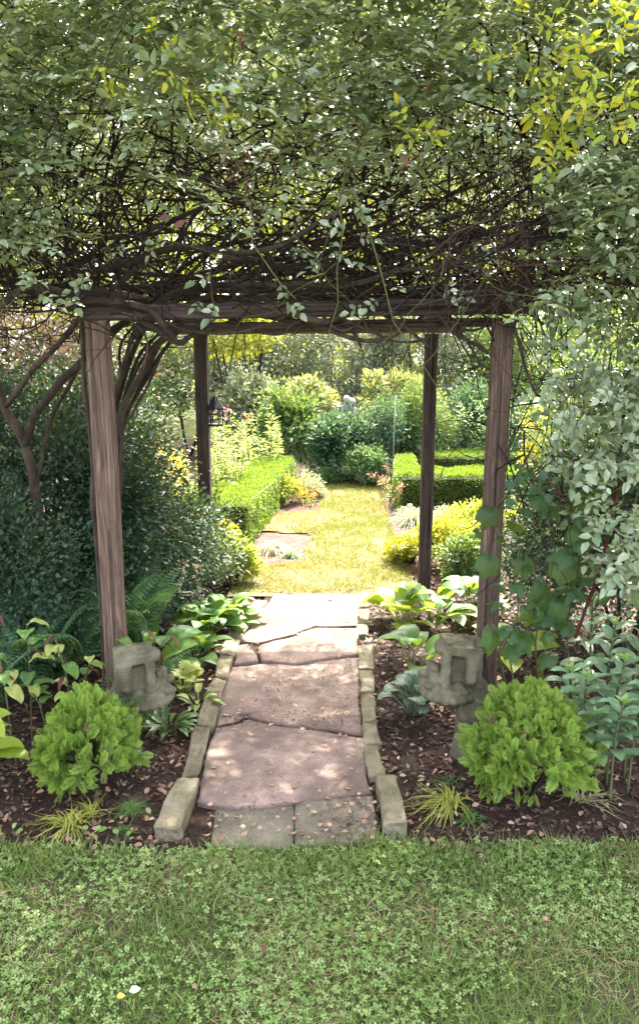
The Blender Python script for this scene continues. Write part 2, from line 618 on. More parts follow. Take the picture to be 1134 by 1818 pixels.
# ------------------------------------------------------------------ ground, lawn, beds
def sheet(name, x0, x1, y0, y1, step, z, mat, amp=0.0, freq=3.0, keep=None):
    nx = max(2, int((x1 - x0) / step) + 1)
    ny = max(2, int((y1 - y0) / step) + 1)
    X, Y = np.meshgrid(np.linspace(x0, x1, nx), np.linspace(y0, y1, ny))
    P = np.stack([X, Y, np.zeros_like(X)], -1)
    P[..., 2] = z + (amp * (vnoise(P, freq, 3) + 0.5 * vnoise(P, freq * 3.1, 4) - 0.75) if amp else 0)
    i = np.arange(ny - 1)[:, None] * nx + np.arange(nx - 1)[None, :]
    Q = np.stack([i, i + 1, i + nx + 1, i + nx], -1).reshape(-1, 4)
    if keep is not None:
        c = P.reshape(-1, 3)[Q].mean(1)
        Q = Q[keep(c)]
    g = Geo()
    g.add(P.reshape(-1, 3), Q)
    return g.mesh(name, mat)


def bed_front(x):
    """distance at which the front lawn ends and the bark bed begins"""
    p = np.stack([np.asarray(x, float), np.zeros_like(x), np.zeros_like(x)], -1)
    return 2.2 + 0.07 * (vnoise(p, 2.2, 9) - 0.5) + 0.055 * (vnoise(p, 9, 2) - 0.5)


def lawn_left(y):
    return np.interp(y, [4.7, 5.45, 5.6, 6.5, 6.6, 7.3, 7.45, 8.8, 9.4], [-0.6, -0.5, -0.12, -0.05, -0.5, -0.42, 0.0, 0.08, -0.1])


def lawn_right(y):
    return np.interp(y, [4.7, 4.95, 6.8, 8.8, 9.4], [0.62, 0.62, 0.62, 0.68, 0.9])


structure('ground', sheet('ground', -160, 160, -60, 260, 10, -0.05, M['meadow']))
structure('garden_soil', sheet('garden_soil', -6.5, 6.5, 1.9, 14, 0.12, -0.012, M['soil'], 0.02, 2.0))
structure('lawn', sheet('lawn', -6.5, 6.5, -4, 2.26, 0.06, 0.004, M['turf_soil'], 0.012, 4.0, lambda c: c[:, 1] < bed_front(c[:, 0])))
structure('bark_bed', sheet('bark_bed', -3.4, 3.4, 2.1, 5.0, 0.03, 0.004, M['mulch'], 0.045, 7.0, lambda c: c[:, 1] > bed_front(c[:, 0]) - 0.06))
structure('sunny_lawn', sheet('sunny_lawn', -0.9, 1.2, 4.78, 9.2, 0.05, 0.026, M['dry_turf'], 0.015, 3.0,
          lambda c: (c[:, 0] > lawn_left(c[:, 1])) & (c[:, 0] < lawn_right(c[:, 1]))))
structure('side_bark', sheet('side_bark', -0.75, 1.1, 5.1, 8.8, 0.05, 0.014, M['side'] if 'side' in M else ground_mat('dry_bark', [(0.06, 0.035, 0.028), (0.11, 0.066, 0.052), (0.18, 0.115, 0.095)], 18), 0.02, 6.0))

# --- front lawn grass and clover
def lawn_points(n, x0, x1, y0, y1):
    P = np.stack([RNG.uniform(x0, x1, n), RNG.uniform(y0, y1, n), np.zeros(n)], -1)
    return P


g = Geo()
gs = Geo()
gc = Geo()
for (n, x0, x1, y0, y1, sc) in ((95000, -1.9, 1.9, 1.25, 2.3, 1.0), (26000, -2.6, 2.6, -0.6, 1.25, 1.4)):
    P = lawn_points(n, x0, x1, y0, y1)
    P = P[P[:, 1] < bed_front(P[:, 0]) + 0.02]
    dens = vnoise(P, 5.5, 21) * 0.6 + vnoise(P, 17, 22) * 0.4
    edge = np.clip(1 - (bed_front(P[:, 0]) - P[:, 1]) / 0.16, 0, 1)
    P = P[dens + edge * 0.3 > RNG.uniform(-0.05, 0.56, len(P))]
    m = len(P)
    edge = np.clip(1 - (bed_front(P[:, 0]) - P[:, 1]) / 0.2, 0, 1)
    pathfront = (np.abs(P[:, 0] + 0.07) < 0.33)
    d = rdirs(m, 0.75)
    d[:, 2] = np.abs(d[:, 2])
    nn = rdirs(m, 0.3)
    ln = RNG.uniform(0.024, 0.058, m) * sc * (1 + 0.35 * edge + 0.35 * edge * pathfront) * (0.75 + 0.5 * vnoise(P, 4, 31))
    wd = RNG.uniform(0.0018, 0.0038, m) * sc
    g.scatter(BLADE, P, frames(d, nn), np.stack([wd, ln, ln], -1), vnoise(P, 2.5, 6) * 0.55 + RNG.random(m) * 0.45)
    # coarser tufts
    T0 = lawn_points(int(330 * (x1 - x0) * (y1 - y0) / 4), x0, x1, y0, y1)
    T0 = T0[(T0[:, 1] < bed_front(T0[:, 0])) & (vnoise(T0, 3.3, 24) > 0.42)]
    Q = np.repeat(T0, 13, 0) + RNG.normal(size=(len(T0) * 13, 3)) * [0.012, 0.012, 0]
    k = len(Q)
    d = rdirs(k, 0.9)
    d[:, 2] = np.abs(d[:, 2])
    l2 = RNG.uniform(0.035, 0.085, k) * sc
    g.scatter(BLADE, Q, frames(d, rdirs(k, 0.3)), np.stack([RNG.uniform(0.0025, 0.0045, k), l2, l2], -1), RNG.random(k) * 0.5)
    # dry blades, lying
    k = int(m * 0.5)
    Q = P[RNG.permutation(m)[:k]].copy()
    Q = Q[vnoise(Q, 3.6, 41) > RNG.uniform(0.3, 0.7, len(Q))]
    k = len(Q)
    Q[:, 2] += RNG.uniform(0.004, 0.02, k)
    d = rdirs(k)
    d[:, 2] = RNG.uniform(-0.05, 0.4, k)
    ln = RNG.uniform(0.02, 0.06, k) * sc
    gs.scatter(BLADE, Q, frames(d, rdirs(k, 1.2)), np.stack([np.full(k, 0.0022) * sc, ln, ln], -1))
    # clover
    k = int(m * 0.42)
    Q = lawn_points(k, x0, x1, y0, y1)
    Q = Q[Q[:, 1] < bed_front(Q[:, 0]) + 0.03]
    cl = vnoise(Q, 3.4, 51) * 0.6 + vnoise(Q, 11, 52) * 0.4
    Q = Q[cl > RNG.uniform(0.34, 0.66, len(Q))]
    k = len(Q)
    Q[:, 2] = RNG.uniform(0.014, 0.04, k)
    nrm = rdirs(k, 1.7)
    a0 = RNG.uniform(0, 2 * PI, k)
    s = RNG.uniform(0.005, 0.0105, k) * sc
    rr = RNG.random(k)
    t1 = unit(np.cross(nrm, np.array((0.3, 1, 0.1))))
    t2 = np.cross(nrm, t1)
    for j in range(3):
        a = a0 + j * 2 * PI / 3
        d = t1 * np.cos(a)[:, None] + t2 * np.sin(a)[:, None]
        gc.scatter(CLOVERLET, Q, frames(d, nrm), s, rr)
lawn_t = single('lawn_grass', g.mesh('lawn_grass', M['grass']), 'mown green grass of the shaded lawn in front', 'grass', kind='stuff')
single('dry_grass', gs.mesh('dry_grass', M['straw']), 'dry straw coloured blades lying in the shaded lawn', 'grass', kind='stuff')
single('clover', gc.mesh('clover', M['clover']), 'three leaved clover growing through the shaded lawn', 'clover', kind='stuff')

# --- sunny lawn beyond the pergola
g = Geo()
P = lawn_points(80000, -0.8, 1.0, 4.85, 9.1)
P = P[(P[:, 0] > lawn_left(P[:, 1]) - 0.03 * RNG.random(len(P))) & (P[:, 0] < lawn_right(P[:, 1]) + 0.03)]
P = P[vnoise(P, 6, 61) * 0.6 + vnoise(P, 20, 62) * 0.4 > RNG.uniform(0.1, 0.62, len(P))]
P[:, 2] = 0.025
m = len(P)
d = rdirs(m, 0.6)
d[:, 2] = np.abs(d[:, 2])
ln = RNG.uniform(0.02, 0.045, m)
g.scatter(BLADE, P, frames(d, rdirs(m, 0.4)), np.stack([np.full(m, 0.004), ln, ln], -1), np.clip(vnoise(P, 2.2, 63) * 0.8 - 0.15 + RNG.random(m) * 0.35, 0, 0.99))
single('sunny_grass', g.mesh('sunny_grass', M['sungrass']), 'sunlit yellow green grass of the path beyond the pergola', 'grass', kind='stuff')

# --- bark chips and leaf litter in the beds
def path_free(P):
    """keeps clear of the flagstones"""
    c = np.interp(P[:, 1], [2.2, 3.0, 3.6, 4.2, 4.95], [-0.09, -0.085, -0.075, -0.06, -0.01])
    h = np.interp(P[:, 1], [2.2, 3.0, 4.95], [0.29, 0.33, 0.28])
    return np.abs(P[:, 0] - c) > h


g = Geo()
P = lawn_points(30000, -2.4, 2.4, 2.12, 5.2)
P = P[P[:, 1] > bed_front(P[:, 0]) - 0.05]
P[:, 2] = 0.004 + 0.045 * (vnoise(P * [1, 1, 0], 7, 3) + 0.5 * vnoise(P * [1, 1, 0], 21.7, 4) - 0.75) + 0.006
m = len(P)
s = RNG.uniform(0.006, 0.026, m)
g.scatter(CHIP, P, frames(rdirs(m) * [1, 1, 0.35], rdirs(m, 1.6)), np.stack([s * RNG.uniform(0.3, 0.7, m), s, s * 0.3], -1), RNG.random(m) ** 1.5)
single('bark_mulch', g.mesh('bark_mulch', M['chips'], False), 'dark brown bark chips covering the planting beds', 'bark mulch', kind='stuff')
g = Geo()
P = lawn_points(5200, -2.2, 2.2, 2.14, 5.2)
P = P[(P[:, 1] > bed_front(P[:, 0]) - 0.03) & path_free(P)]
P = P[vnoise(P, 3, 71) > RNG.uniform(0.1, 0.75, len(P))]
P[:, 2] = 0.004 + 0.045 * (vnoise(P * [1, 1, 0], 7, 3) + 0.5 * vnoise(P * [1, 1, 0], 21.7, 4) - 0.75) + 0.014
m = len(P)
g.scatter(LEAF, P, frames(rdirs(m) * [1, 1, 0.3], rdirs(m, 1.8)), RNG.uniform(0.014, 0.034, m), RNG.random(m))
single('leaf_litter', g.mesh('leaf_litter', M['dry_leaf']), 'small dry leaves strewn over the bark beds', 'fallen leaves', kind='stuff')

# ------------------------------------------------------------------ the flagstone path
def poly_stone(px_poly, z_top, thick, mat, jit=0.006, tilt=(0, 0), seed=0):
    pts = [G(x, y, z_top)[:2] for x, y in px_poly]
    out = []
    n = len(pts)
    for i in range(n):
        a, b = np.array(pts[i]), np.array(pts[(i + 1) % n])
        k = max(1, int(np.linalg.norm(b - a) / 0.022))
        nrm = np.array((-(b - a)[1], (b - a)[0]))
        nrm = nrm / max(np.linalg.norm(nrm), 1e-6)
        for j in range(k):
            p = a + (b - a) * j / k
            q = np.array((p[0], p[1], seed * 1.7))
            p = p + nrm * ((vnoise(q, 9, 81) - 0.5) * 2.6 + (vnoise(q, 34, 82) - 0.5) * 1.3) * jit
            out.append(p)
    c = np.mean(out, 0)
    out = [p + (p - c) / max(np.linalg.norm(p - c), 1e-6) * 0.004 for p in out]
    bm = bmesh.new()
    rings = []
    for inset, dz in ((0.0, -thick), (-0.001, -0.007), (0.003, -0.001), (0.02, 0.0), (0.06, 0.001)):
        r = []
        for p in out:
            d = c - p
            L_ = max(np.linalg.norm(d), 1e-6)
            q = p + d / L_ * min(inset, 0.6 * L_)
            e = np.array((q[0], q[1], seed))
            z = z_top + dz + tilt[0] * (q[0] - c[0]) + tilt[1] * (q[1] - c[1])
            if dz > -0.02:
                z += (vnoise(e, 16, 83) - 0.5) * 0.004
            r.append(bm.verts.new((q[0], q[1], z)))
        rings.append(r)
    m = len(out)
    for a, b in zip(rings, rings[1:]):
        for i in range(m):
            bm.faces.new((a[i], a[(i + 1) % m], b[(i + 1) % m], b[i]))
    bm.faces.new(rings[-1])
    bmesh.ops.recalc_face_normals(bm, faces=bm.faces)
    bmesh.ops.triangulate(bm, faces=[f for f in bm.faces if len(f.verts) > 4])
    me = bpy.data.meshes.new('stone')
    bm.to_mesh(me)
    bm.free()
    for p in me.polygons:
        p.use_smooth = p.normal.z > 0.9
    me.materials.append(mat)
    return me


def block_stone(quad, z, h, mat, seed=0, rough=0.009, ztilt=0.0):
    """an edging stone; quad = its top face on the picture, near-left, near-right, far-right, far-left"""
    t = np.array([G(x, y, z) for x, y in quad])
    t = t.mean(0) + (t - t.mean(0)) * [0.97, 1.035, 1]
    bm = bmesh.new()
    top = [bm.verts.new((p[0], p[1], z + (ztilt if i in (2, 3) else 0))) for i, p in enumerate(t)]
    bot = [bm.verts.new((p[0], p[1], z - h)) for p in t]
    bm.faces.new(top)
    bm.faces.new(bot[::-1])
    for i in range(4):
        bm.faces.new((top[i], bot[i], bot[(i + 1) % 4], top[(i + 1) % 4]))
    bmesh.ops.recalc_face_normals(bm, faces=bm.faces)
    bmesh.ops.bevel(bm, geom=bm.edges[:], offset=0.005, segments=1, affect='EDGES')
    bmesh.ops.subdivide_edges(bm, edges=[e for e in bm.edges if e.calc_length() > 0.03], cuts=4, use_grid_fill=True)
    bmesh.ops.triangulate(bm, faces=[f for f in bm.faces if len(f.verts) > 4])
    q = np.array([v.co for v in bm.verts])
    d = np.stack([0.8 * vnoise(q + seed * 3.3, 10, 91 + i) + 0.7 * vnoise(q + seed * 3.3, 48, 96 + i) - 0.75 for i in range(3)], -1) * rough * 1.6
    for v, e in zip(bm.verts, d):
        v.co += Vector(e)
    me = bpy.data.meshes.new('edging_stone')
    bm.to_mesh(me)
    bm.free()
    me.materials.append(mat)
    return me


pp = [G(x, y) for x, y in ((330, 1512), (676, 1500), (664, 1390), (650, 1300), (645, 1230), (640, 1120), (645, 1050), (484, 1050), (425, 1120), (396, 1200), (370, 1290), (345, 1420))]
bm = bmesh.new()
vs = [bm.verts.new((p[0], p[1], 0.018)) for p in pp]
bm.faces.new(vs)
bmesh.ops.triangulate(bm, faces=bm.faces[:])
bmesh.ops.recalc_face_normals(bm, faces=bm.faces)
pm = bpy.data.meshes.new('path')
bm.to_mesh(pm)
bm.free()
pm.materials.append(M['mulch'])
path = structure('path', pm)
PZ = 0.035
flags = [
    [(376, 1500), (519, 1503), (521, 1428), (386, 1432)],
    [(525, 1500), (669, 1487), (661, 1413), (526, 1419)],
    [(353, 1420), (402, 1429), (480, 1428), (560, 1417), (654, 1404), (645, 1310), (580, 1299), (500, 1290), (440, 1276), (420, 1285), (383, 1292), (369, 1345)],
    [(386, 1287), (420, 1280), (437, 1271), (505, 1285), (582, 1294), (643, 1303), (636, 1235), (635, 1168), (590, 1172), (525, 1182), (470, 1178), (412, 1184), (398, 1228)],
    [(416, 1178), (460, 1173), (452, 1158), (440, 1142), (422, 1146)],
    [(468, 1172), (525, 1176), (588, 1166), (634, 1160), (633, 1116), (560, 1115), (520, 1130), (462, 1145), (457, 1150)],
    [(428, 1138), (455, 1142), (520, 1126), (556, 1112), (634, 1111), (637, 1054), (488, 1054), (462, 1088)],
]
for i, f in enumerate(flags):
    o = part('flagstone' if i > 1 else 'paving_slab', poly_stone(f, PZ + 0.007 * (i % 3) - 0.007, 0.05, M['slab'] if i < 2 else M['flag'], 0.002 if i < 2 else 0.006,
             (RNG.uniform(-0.01, 0.01), RNG.uniform(-0.008, 0.008)), i), path, world_child=True,
             label='square grey paving slab at the lawn end of the path' if i < 2 else None)
left_edge = [
    [(272, 1466), (322, 1468), (354, 1384), (312, 1382)],
    [(324, 1376), (354, 1371), (373, 1292), (345, 1288)],
    [(348, 1286), (378, 1290), (392, 1248), (362, 1243)],
    [(362, 1239), (391, 1243), (402, 1207), (378, 1203)],
    [(380, 1200), (404, 1204), (413, 1166), (388, 1163)],
    [(389, 1160), (415, 1163), (432, 1124), (404, 1120)],
    [(405, 1117), (434, 1121), (446, 1103), (420, 1098)],
    [(422, 1096), (450, 1098), (477, 1067), (454, 1064)],
]
right_edge = [
    [(678, 1458), (724, 1454), (703, 1376), (668, 1379)],
    [(652, 1376), (684, 1372), (672, 1322), (646, 1325)],
    [(646, 1321), (680, 1318), (668, 1282), (643, 1284)],
    [(642, 1280), (667, 1278), (664, 1230), (639, 1231)],
    [(638, 1227), (665, 1226), (662, 1190), (637, 1190)],
    [(636, 1186), (664, 1186), (661, 1144), (634, 1144)],
    [(633, 1126), (654, 1126), (653, 1108), (634, 1108)],
    [(635, 1105), (654, 1105), (655, 1080), (636, 1080)],
    [(637, 1077), (655, 1077), (659, 1053), (639, 1053)],
]
for i, q in enumerate(left_edge):
    part('edging_stone', block_stone(q, 0.07 if i == 0 else 0.05 - 0.001 * i, 0.1, M['edging'], i), path, world_child=True)
for i, q in enumerate(right_edge):
    part('edging_stone', block_stone(q, 0.07 if i == 0 else 0.048 - 0.001 * i, 0.1, M['edging'], i + 20), path, world_child=True)

# small dry leaves lying on the path
lv = []
for s_ in range(3):
    g = Geo()
    a = leaf_t(0.6 + 0.1 * s_, 0.12 * (-1) ** s_, 0.18 * (1 - s_))
    g.add(a[0] - np.array((0, 0.5, 0)), a[1], a[2])
    lv.append(g.mesh('fallen_leaf', M['dry_leaf']))
spots = []
while len(spots) < 200:
    px, py = RNG.uniform(360, 668), RNG.uniform(1060, 1495)
    p = G(px, py, PZ)
    if path_free(np.array([p]))[0]:
        continue
    if RNG.random() > 0.35 + 0.65 * vnoise(p, 5, 12) and py < 1400:
        continue
    spots.append(p)
for i, p in enumerate(spots):
    d = rdirs(1) * [1, 1, 0.12]
    R = frames(d, rdirs(1, 2.5))[0]
    single('fallen_leaf', lv[i % 3], 'small dry tan leaf fallen on the pink flagstone path', 'fallen leaf', 'dry leaves on the path',
           M=mat4(p + np.array((0, 0, 0.009)), R, RNG.uniform(0.013, 0.027)))
g = Geo()
Q = np.array([G(RNG.uniform(350, 672), RNG.uniform(1056, 1500), PZ) for _ in range(5200)])
Q = Q[~path_free(Q)]
Q = Q[vnoise(Q, 6, 171) > RNG.uniform(0.2, 0.85, len(Q))]
Q[:, 2] += 0.006
n = len(Q)
g.scatter(CHIP, Q, frames(rdirs(n) * [1, 1, 0.2], rdirs(n, 2.0)), np.stack([RNG.uniform(0.002, 0.007, n), RNG.uniform(0.004, 0.015, n), np.full(n, 0.002)], -1), RNG.random(n) * 0.7)
single('path_crumbs', g.mesh('path_crumbs', M['chips'], False), 'dark crumbs of bark and leaf scattered over the flagstones', 'bark crumbs', kind='stuff')
ym = plain_mat('yellow_leaf', (0.5, 0.36, 0.04))
pm_ = plain_mat('pale_leaf', (0.5, 0.42, 0.3))
for (px, py, mt, s, lab) in ((215, 1768, ym, 0.022, 'yellow round fallen leaf lying low in the front lawn'), (240, 1757, pm_, 0.03, 'pale curled fallen leaf beside the yellow leaf in the lawn'),
                             (481, 1597, pm_, 0.024, 'pale tan leaf in the grass before the paving slabs'), (345, 1750, M['dry_leaf'], 0.018, 'small pinkish fallen leaf at the bottom of the lawn'),
                             (468, 1685, M['redleaf'], 0.026, 'dark brown curled leaf in the middle of the lawn'), (968, 1630, M['dry_leaf'], 0.024, 'tan fallen leaf in the lawn before the round conifer')):
    g = Geo()
    a = leaf_t(0.7, 0.1, 0.1)
    g.add(a[0] - np.array((0, 0.5, 0)), a[1], a[2])
    p = G(px, py, 0.045)
    single('fallen_leaf', g.mesh('fallen_leaf', mt), lab, 'fallen leaf', M=mat4(p, frames(rdirs(1) * [1, 1, 0.1], rdirs(1, 3))[0], s))

# ------------------------------------------------------------------ the pergola
def timber(name, a, b, w, h, mat, parent, chamf=0.007, wob=0.004, up=(0, 0, 1), seed=0):
    """a sawn timber from a to b; its own z runs along it"""
    a, b = np.array(a, float), np.array(b, float)
    L_ = np.linalg.norm(b - a)
    z = (b - a) / L_
    x = np.cross(np.array(up, float), z)
    if np.linalg.norm(x) < 1e-3:
        x = np.array((1.0, 0, 0))
    x = unit(x)
    y = np.cross(z, x)
    R = np.stack([x, y, z], -1)
    k = max(4, int(L_ / 0.03))
    W, H = w / 2, h / 2
    m = 9
    f = np.linspace(-1, 1, m)
    prof, nrm = [], []
    for (sx, sy) in ((0, 1), (-1, 0), (0, -1), (1, 0)):
        for q in (f if (sy == -1 or sx == 1) else -f):
            prof.append((q * (W - chamf), sy * H) if sx == 0 else (sx * W, q * (H - chamf)))
            nrm.append((sx, sy))
    s = len(prof)
    pr, nm = np.array(prof), np.array(nrm, float)
    zz = np.linspace(0, L_, k + 1)
    q = np.concatenate([np.broadcast_to(pr[None], (k + 1, s, 2)), np.broadcast_to((zz * 0.35 + seed * 5)[:, None, None], (k + 1, s, 1))], -1)
    e = 1 + (vnoise(q, 9, 7) - 0.5) * wob / W * 2
    bx = (vnoise(np.stack([zz * 0 + 0.2, zz * 0 + 0.1, zz + seed * 7], -1), 1.6, 8) - 0.5) * wob * 2.2
    rr = np.random.default_rng(seed + 40)
    dep = np.zeros((k + 1, s))
    for side in range(4):                      # drying splits run down each face
        for _ in range(2):
            z0, ln = rr.uniform(0, 0.7) * L_, rr.uniform(0.2, 0.5) * L_
            c0 = side * m + rr.uniform(2, m - 3) + 1.6 * (vnoise(np.stack([zz * 0, zz * 0 + side, zz], -1), 2.2, 9 + seed) - 0.5)
            win = np.clip(np.sin(np.clip((zz - z0) / ln, 0, 1) * PI), 0, 1) ** 0.5
            dep += 0.011 * win[:, None] * np.exp(-((np.arange(s)[None] - np.round(c0)[:, None]) / 0.45) ** 2)
    V = np.stack([q[..., 0] * e + bx[:, None] - nm[None, :, 0] * dep, q[..., 1] * e - nm[None, :, 1] * dep, np.broadcast_to(zz[:, None], e.shape)], -1).reshape(-1, 3)
    Q, T = [], []
    for i in range(k):
        for j in range(s):
            Q.append((i * s + j, i * s + (j + 1) % s, (i + 1) * s + (j + 1) % s, (i + 1) * s + j))
    for j in range(1, s - 1):
        T.append((0, j + 1, j))
        T.append((k * s, k * s + j, k * s + j + 1))
    gg = Geo()
    gg.add(V, Q, T)
    return part(name, gg.mesh(name, mat, False), parent, mat4(a, R))


pg = thing('pergola', 'weathered brown timber pergola smothered by a climbing vine', 'pergola', (-0.07, 3.0, 0))
FL, FR = (-0.842, 3.0), (0.689, 3.0)
BL, BR = (-0.757, 5.02), (0.711, 5.02)
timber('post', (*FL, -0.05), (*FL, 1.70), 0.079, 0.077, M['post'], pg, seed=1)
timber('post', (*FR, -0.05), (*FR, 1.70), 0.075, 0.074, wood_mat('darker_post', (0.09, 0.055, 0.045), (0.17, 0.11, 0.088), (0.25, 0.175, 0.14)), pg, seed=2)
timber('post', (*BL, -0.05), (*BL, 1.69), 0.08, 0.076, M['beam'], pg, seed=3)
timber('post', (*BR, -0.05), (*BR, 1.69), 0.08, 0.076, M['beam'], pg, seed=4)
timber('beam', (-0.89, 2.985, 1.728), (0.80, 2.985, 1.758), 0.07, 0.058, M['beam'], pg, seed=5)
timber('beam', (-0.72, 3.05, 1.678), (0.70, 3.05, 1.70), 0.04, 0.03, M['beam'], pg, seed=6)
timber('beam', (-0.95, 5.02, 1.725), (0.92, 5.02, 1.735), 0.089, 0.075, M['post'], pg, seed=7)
timber('side_beam', (-0.845, 3.06, 1.79), (-0.75, 5.25, 1.81), 0.07, 0.075, M['beam'], pg, seed=8)
timber('side_beam', (0.69, 3.06, 1.81), (0.71, 5.25, 1.815), 0.07, 0.075, M['beam'], pg, seed=9)
for i, yy in enumerate((3.7, 4.4)):
    timber('rafter', (-1.0, yy, 1.87), (0.9, yy + 0.03, 1.875), 0.035, 0.035, M['beam'], pg, seed=10 + i)
# lantern hanging by the far left post
ln = thing('hanging_lantern', 'dark iron lantern hanging on a chain by the far left post', 'lantern', (-0.665, 5.03, 1.1))
g = Geo()
lc = np.array((-0.672, 5.0, 1.11))
for i in range(22):
    z = 1.30 + i * 0.0185
    a = np.arange(7) / 6 * 2 * PI
    e = np.stack([np.cos(a) * 0.004 * (i % 2), np.cos(a) * 0.004 * ((i + 1) % 2), np.sin(a) * 0.012], -1) + lc * [1, 1, 0] + [0, 0, z]
    g.tubes(e[None], np.full((1, 7), 0.0014), 4)
part('chain', g.mesh('chain', M['iron'], False), ln)
g = Geo()
for z0, z1, r0, r1 in ((0.115, 0.19, 0.06, 0.008), (0.105, 0.115, 0.062, 0.062), (0.0, 0.012, 0.055, 0.055)):
    g.tubes(np.array([[lc + (0, 0, z0), lc + (0, 0, z1)]]), np.array([[r0, r1]]), 6)
part('roof', g.mesh('roof', M['iron'], False), ln)
g = Geo()
for j in range(6):
    a = j * PI / 3
    q = lc + np.array((math.cos(a) * 0.048, math.sin(a) * 0.048, 0))
    g.tubes(np.array([[q + (0, 0, 0.005), q + (0, 0, 0.11)]]), np.full((1, 2), 0.004), 4)
for z in (0.04, 0.075):
    a = np.arange(7) * PI / 3
    g.tubes((np.stack([np.cos(a) * 0.048, np.sin(a) * 0.048, a * 0 + z], -1) + lc)[None], np.full((1, 7), 0.003), 4)
part('cage', g.mesh('cage', M['iron'], False), ln)

# ------------------------------------------------------------------ the climbing vine
VX = thing('climbing_vine', 'dense leafy climbing vine covering the roof of the pergola', 'vine', (-0.9, 3.9, 0))
ROD = lambda *pts: [np.array(p, float) for p in pts]


def stem_part(pts, r0, r1, mat, parent, name='stem', sides=8, sub=7, wob=0.03, lump=0.2, world_child=False):
    gg = Geo()
    gg.tube(pts, r0, r1, sides, sub, wob, lump)
    return part(name, gg.mesh(name, mat), parent, world_child=world_child)


# old stems rising behind the left post
foot = np.array((-1.06, 3.85, 0.0))
for (dx, dy, mids, r) in (
        (0.00, 0.0, [(206, 800, 3.8), (232, 700, 3.75), (292, 602, 3.6), (385, 555, 3.45), (520, 520, 3.4), (720, 470, 3.5)], 0.026),
        (0.05, 0.05, [(214, 790, 3.9), (250, 690, 3.8), (312, 590, 3.65), (400, 500, 3.5), (480, 430, 3.4), (560, 380, 3.4)], 0.020),
        (-0.04, 0.03, [(200, 770, 3.9), (214, 690, 3.85), (252, 600, 3.7), (300, 500, 3.6), (380, 440, 3.5), (470, 420, 3.5)], 0.024),
        (0.09, -0.03, [(218, 770, 3.7), (240, 735, 3.7), (280, 640, 3.65), (312, 588, 3.6), (330, 500, 3.6), (420, 400, 3.5)], 0.013),
        (-0.05, -0.04, [(198, 760, 3.75), (206, 690, 3.7), (226, 630, 3.65), (262, 575, 3.5), (360, 530, 3.3), (470, 470, 3.2)], 0.022),
        (0.03, 0.08, [(206, 780, 4.0), (226, 700, 3.95), (270, 620, 3.9), (340, 560, 3.8), (420, 520, 3.8)], 0.017)):
    stem_part([foot + (dx * 0.6, dy, 0), foot + (dx * 0.4, dy, 0.5)] + [at(*m) for m in mids], r * 0.62, r * 0.4, M['stem'], VX, lump=0.3)
    stem_part([foot + (dx * 0.3 - 0.03, dy + 0.06, 0), foot + (dx * 0.2 - 0.02, dy + 0.05, 0.5)] + [at(m[0] + 9 * math.sin(q * 2.1 + r * 300), m[1] - 14, m[2] + 0.1) for q, m in enumerate(mids)], r * 0.42, r * 0.25, M['stem'], VX, lump=0.3)
stem_part([(-1.42, 3.95, 0.0), at(76, 930, 3.8), at(58, 850, 3.7), at(34, 772, 3.6), at(4, 700, 3.5), at(-30, 620, 3.4), at(-40, 540, 3.3)], 0.026, 0.02, bark_mat('peeling_bark', (0.06, 0.042, 0.034), (0.15, 0.11, 0.09), 24), VX, wob=0.05)
stem_part([at(40, 790, 3.62), at(70, 730, 3.5), at(148, 634, 3.3), at(215, 575, 3.2), at(320, 520, 3.2), at(470, 490, 3.3)], 0.02, 0.012, M['stem'], VX)
stem_part([at(14, 720, 3.52), at(60, 660, 3.35), at(132, 573, 3.15), at(190, 520, 3.1), at(300, 430, 3.1)], 0.014, 0.009, M['stem'], VX)
stem_part([at(62, 872, 3.72), at(84, 770, 3.6), at(140, 660, 3.5), at(190, 580, 3.5), at(230, 480, 3.5)], 0.010, 0.006, M['stem'], VX)
stem_part([(-0.93, 3.1, 0.0), at(170, 900, 3.1), at(158, 766, 3.08), at(148, 692, 3.06), at(142, 576, 3.04), at(138, 500, 3.05)], 0.012, 0.009, M['stem'], VX)
stem_part([at(-60, 560, 2.95), at(0, 540, 2.95), at(60, 512, 2.95), at(150, 528, 2.96), at(240, 560, 2.98), at(318, 606, 3.0), at(345, 596, 3.02), at(410, 574, 3.05), at(470, 545, 3.1)], 0.016, 0.010, M['stem'], VX)
stem_part([at(120, 545, 2.93), at(170, 530, 2.92), at(260, 545, 2.92), at(310, 596, 2.95), at(322, 610, 2.96)], 0.017, 0.011, M['stem'], VX)
stem_part([at(440, 556, 3.05), at(560, 582, 3.02), at(640, 603, 3.0), at(690, 598, 3.0), at(735, 570, 3.05), at(800, 520, 3.1)], 0.011, 0.006, M['stem'], VX)
stem_part([at(560, 540, 3.02), at(610, 570, 3.0), at(628, 598, 2.99), at(636, 616, 2.99)], 0.014, 0.005, M['stem'], VX)
stem_part([at(640, 545, 3.0), at(690, 565, 2.98), at(745, 600, 2.97), at(770, 612, 2.97)], 0.008, 0.004, M['stem'], VX)
stem_part([at(770, 545, 2.96), at(820, 600, 2.94), at(868, 632, 2.93)], 0.009, 0.006, M['stem'], VX)
stem_part([at(900, 560, 2.93), at(918, 600, 2.9), at(940, 670, 2.9), at(952, 700, 2.88)], 0.008, 0.004, M['stem'], VX)
stem_part([at(430, 545, 2.98), at(500, 555, 2.96), at(560, 575, 2.95), at(600, 560, 2.97), at(680, 530, 3.0)], 0.016, 0.009, M['stem'], VX)
stem_part([at(360, 585, 2.95), at(382, 560, 2.9), at(374, 520, 2.88), at(372, 440, 2.85)], 0.005, 0.003, M['stem'], VX)
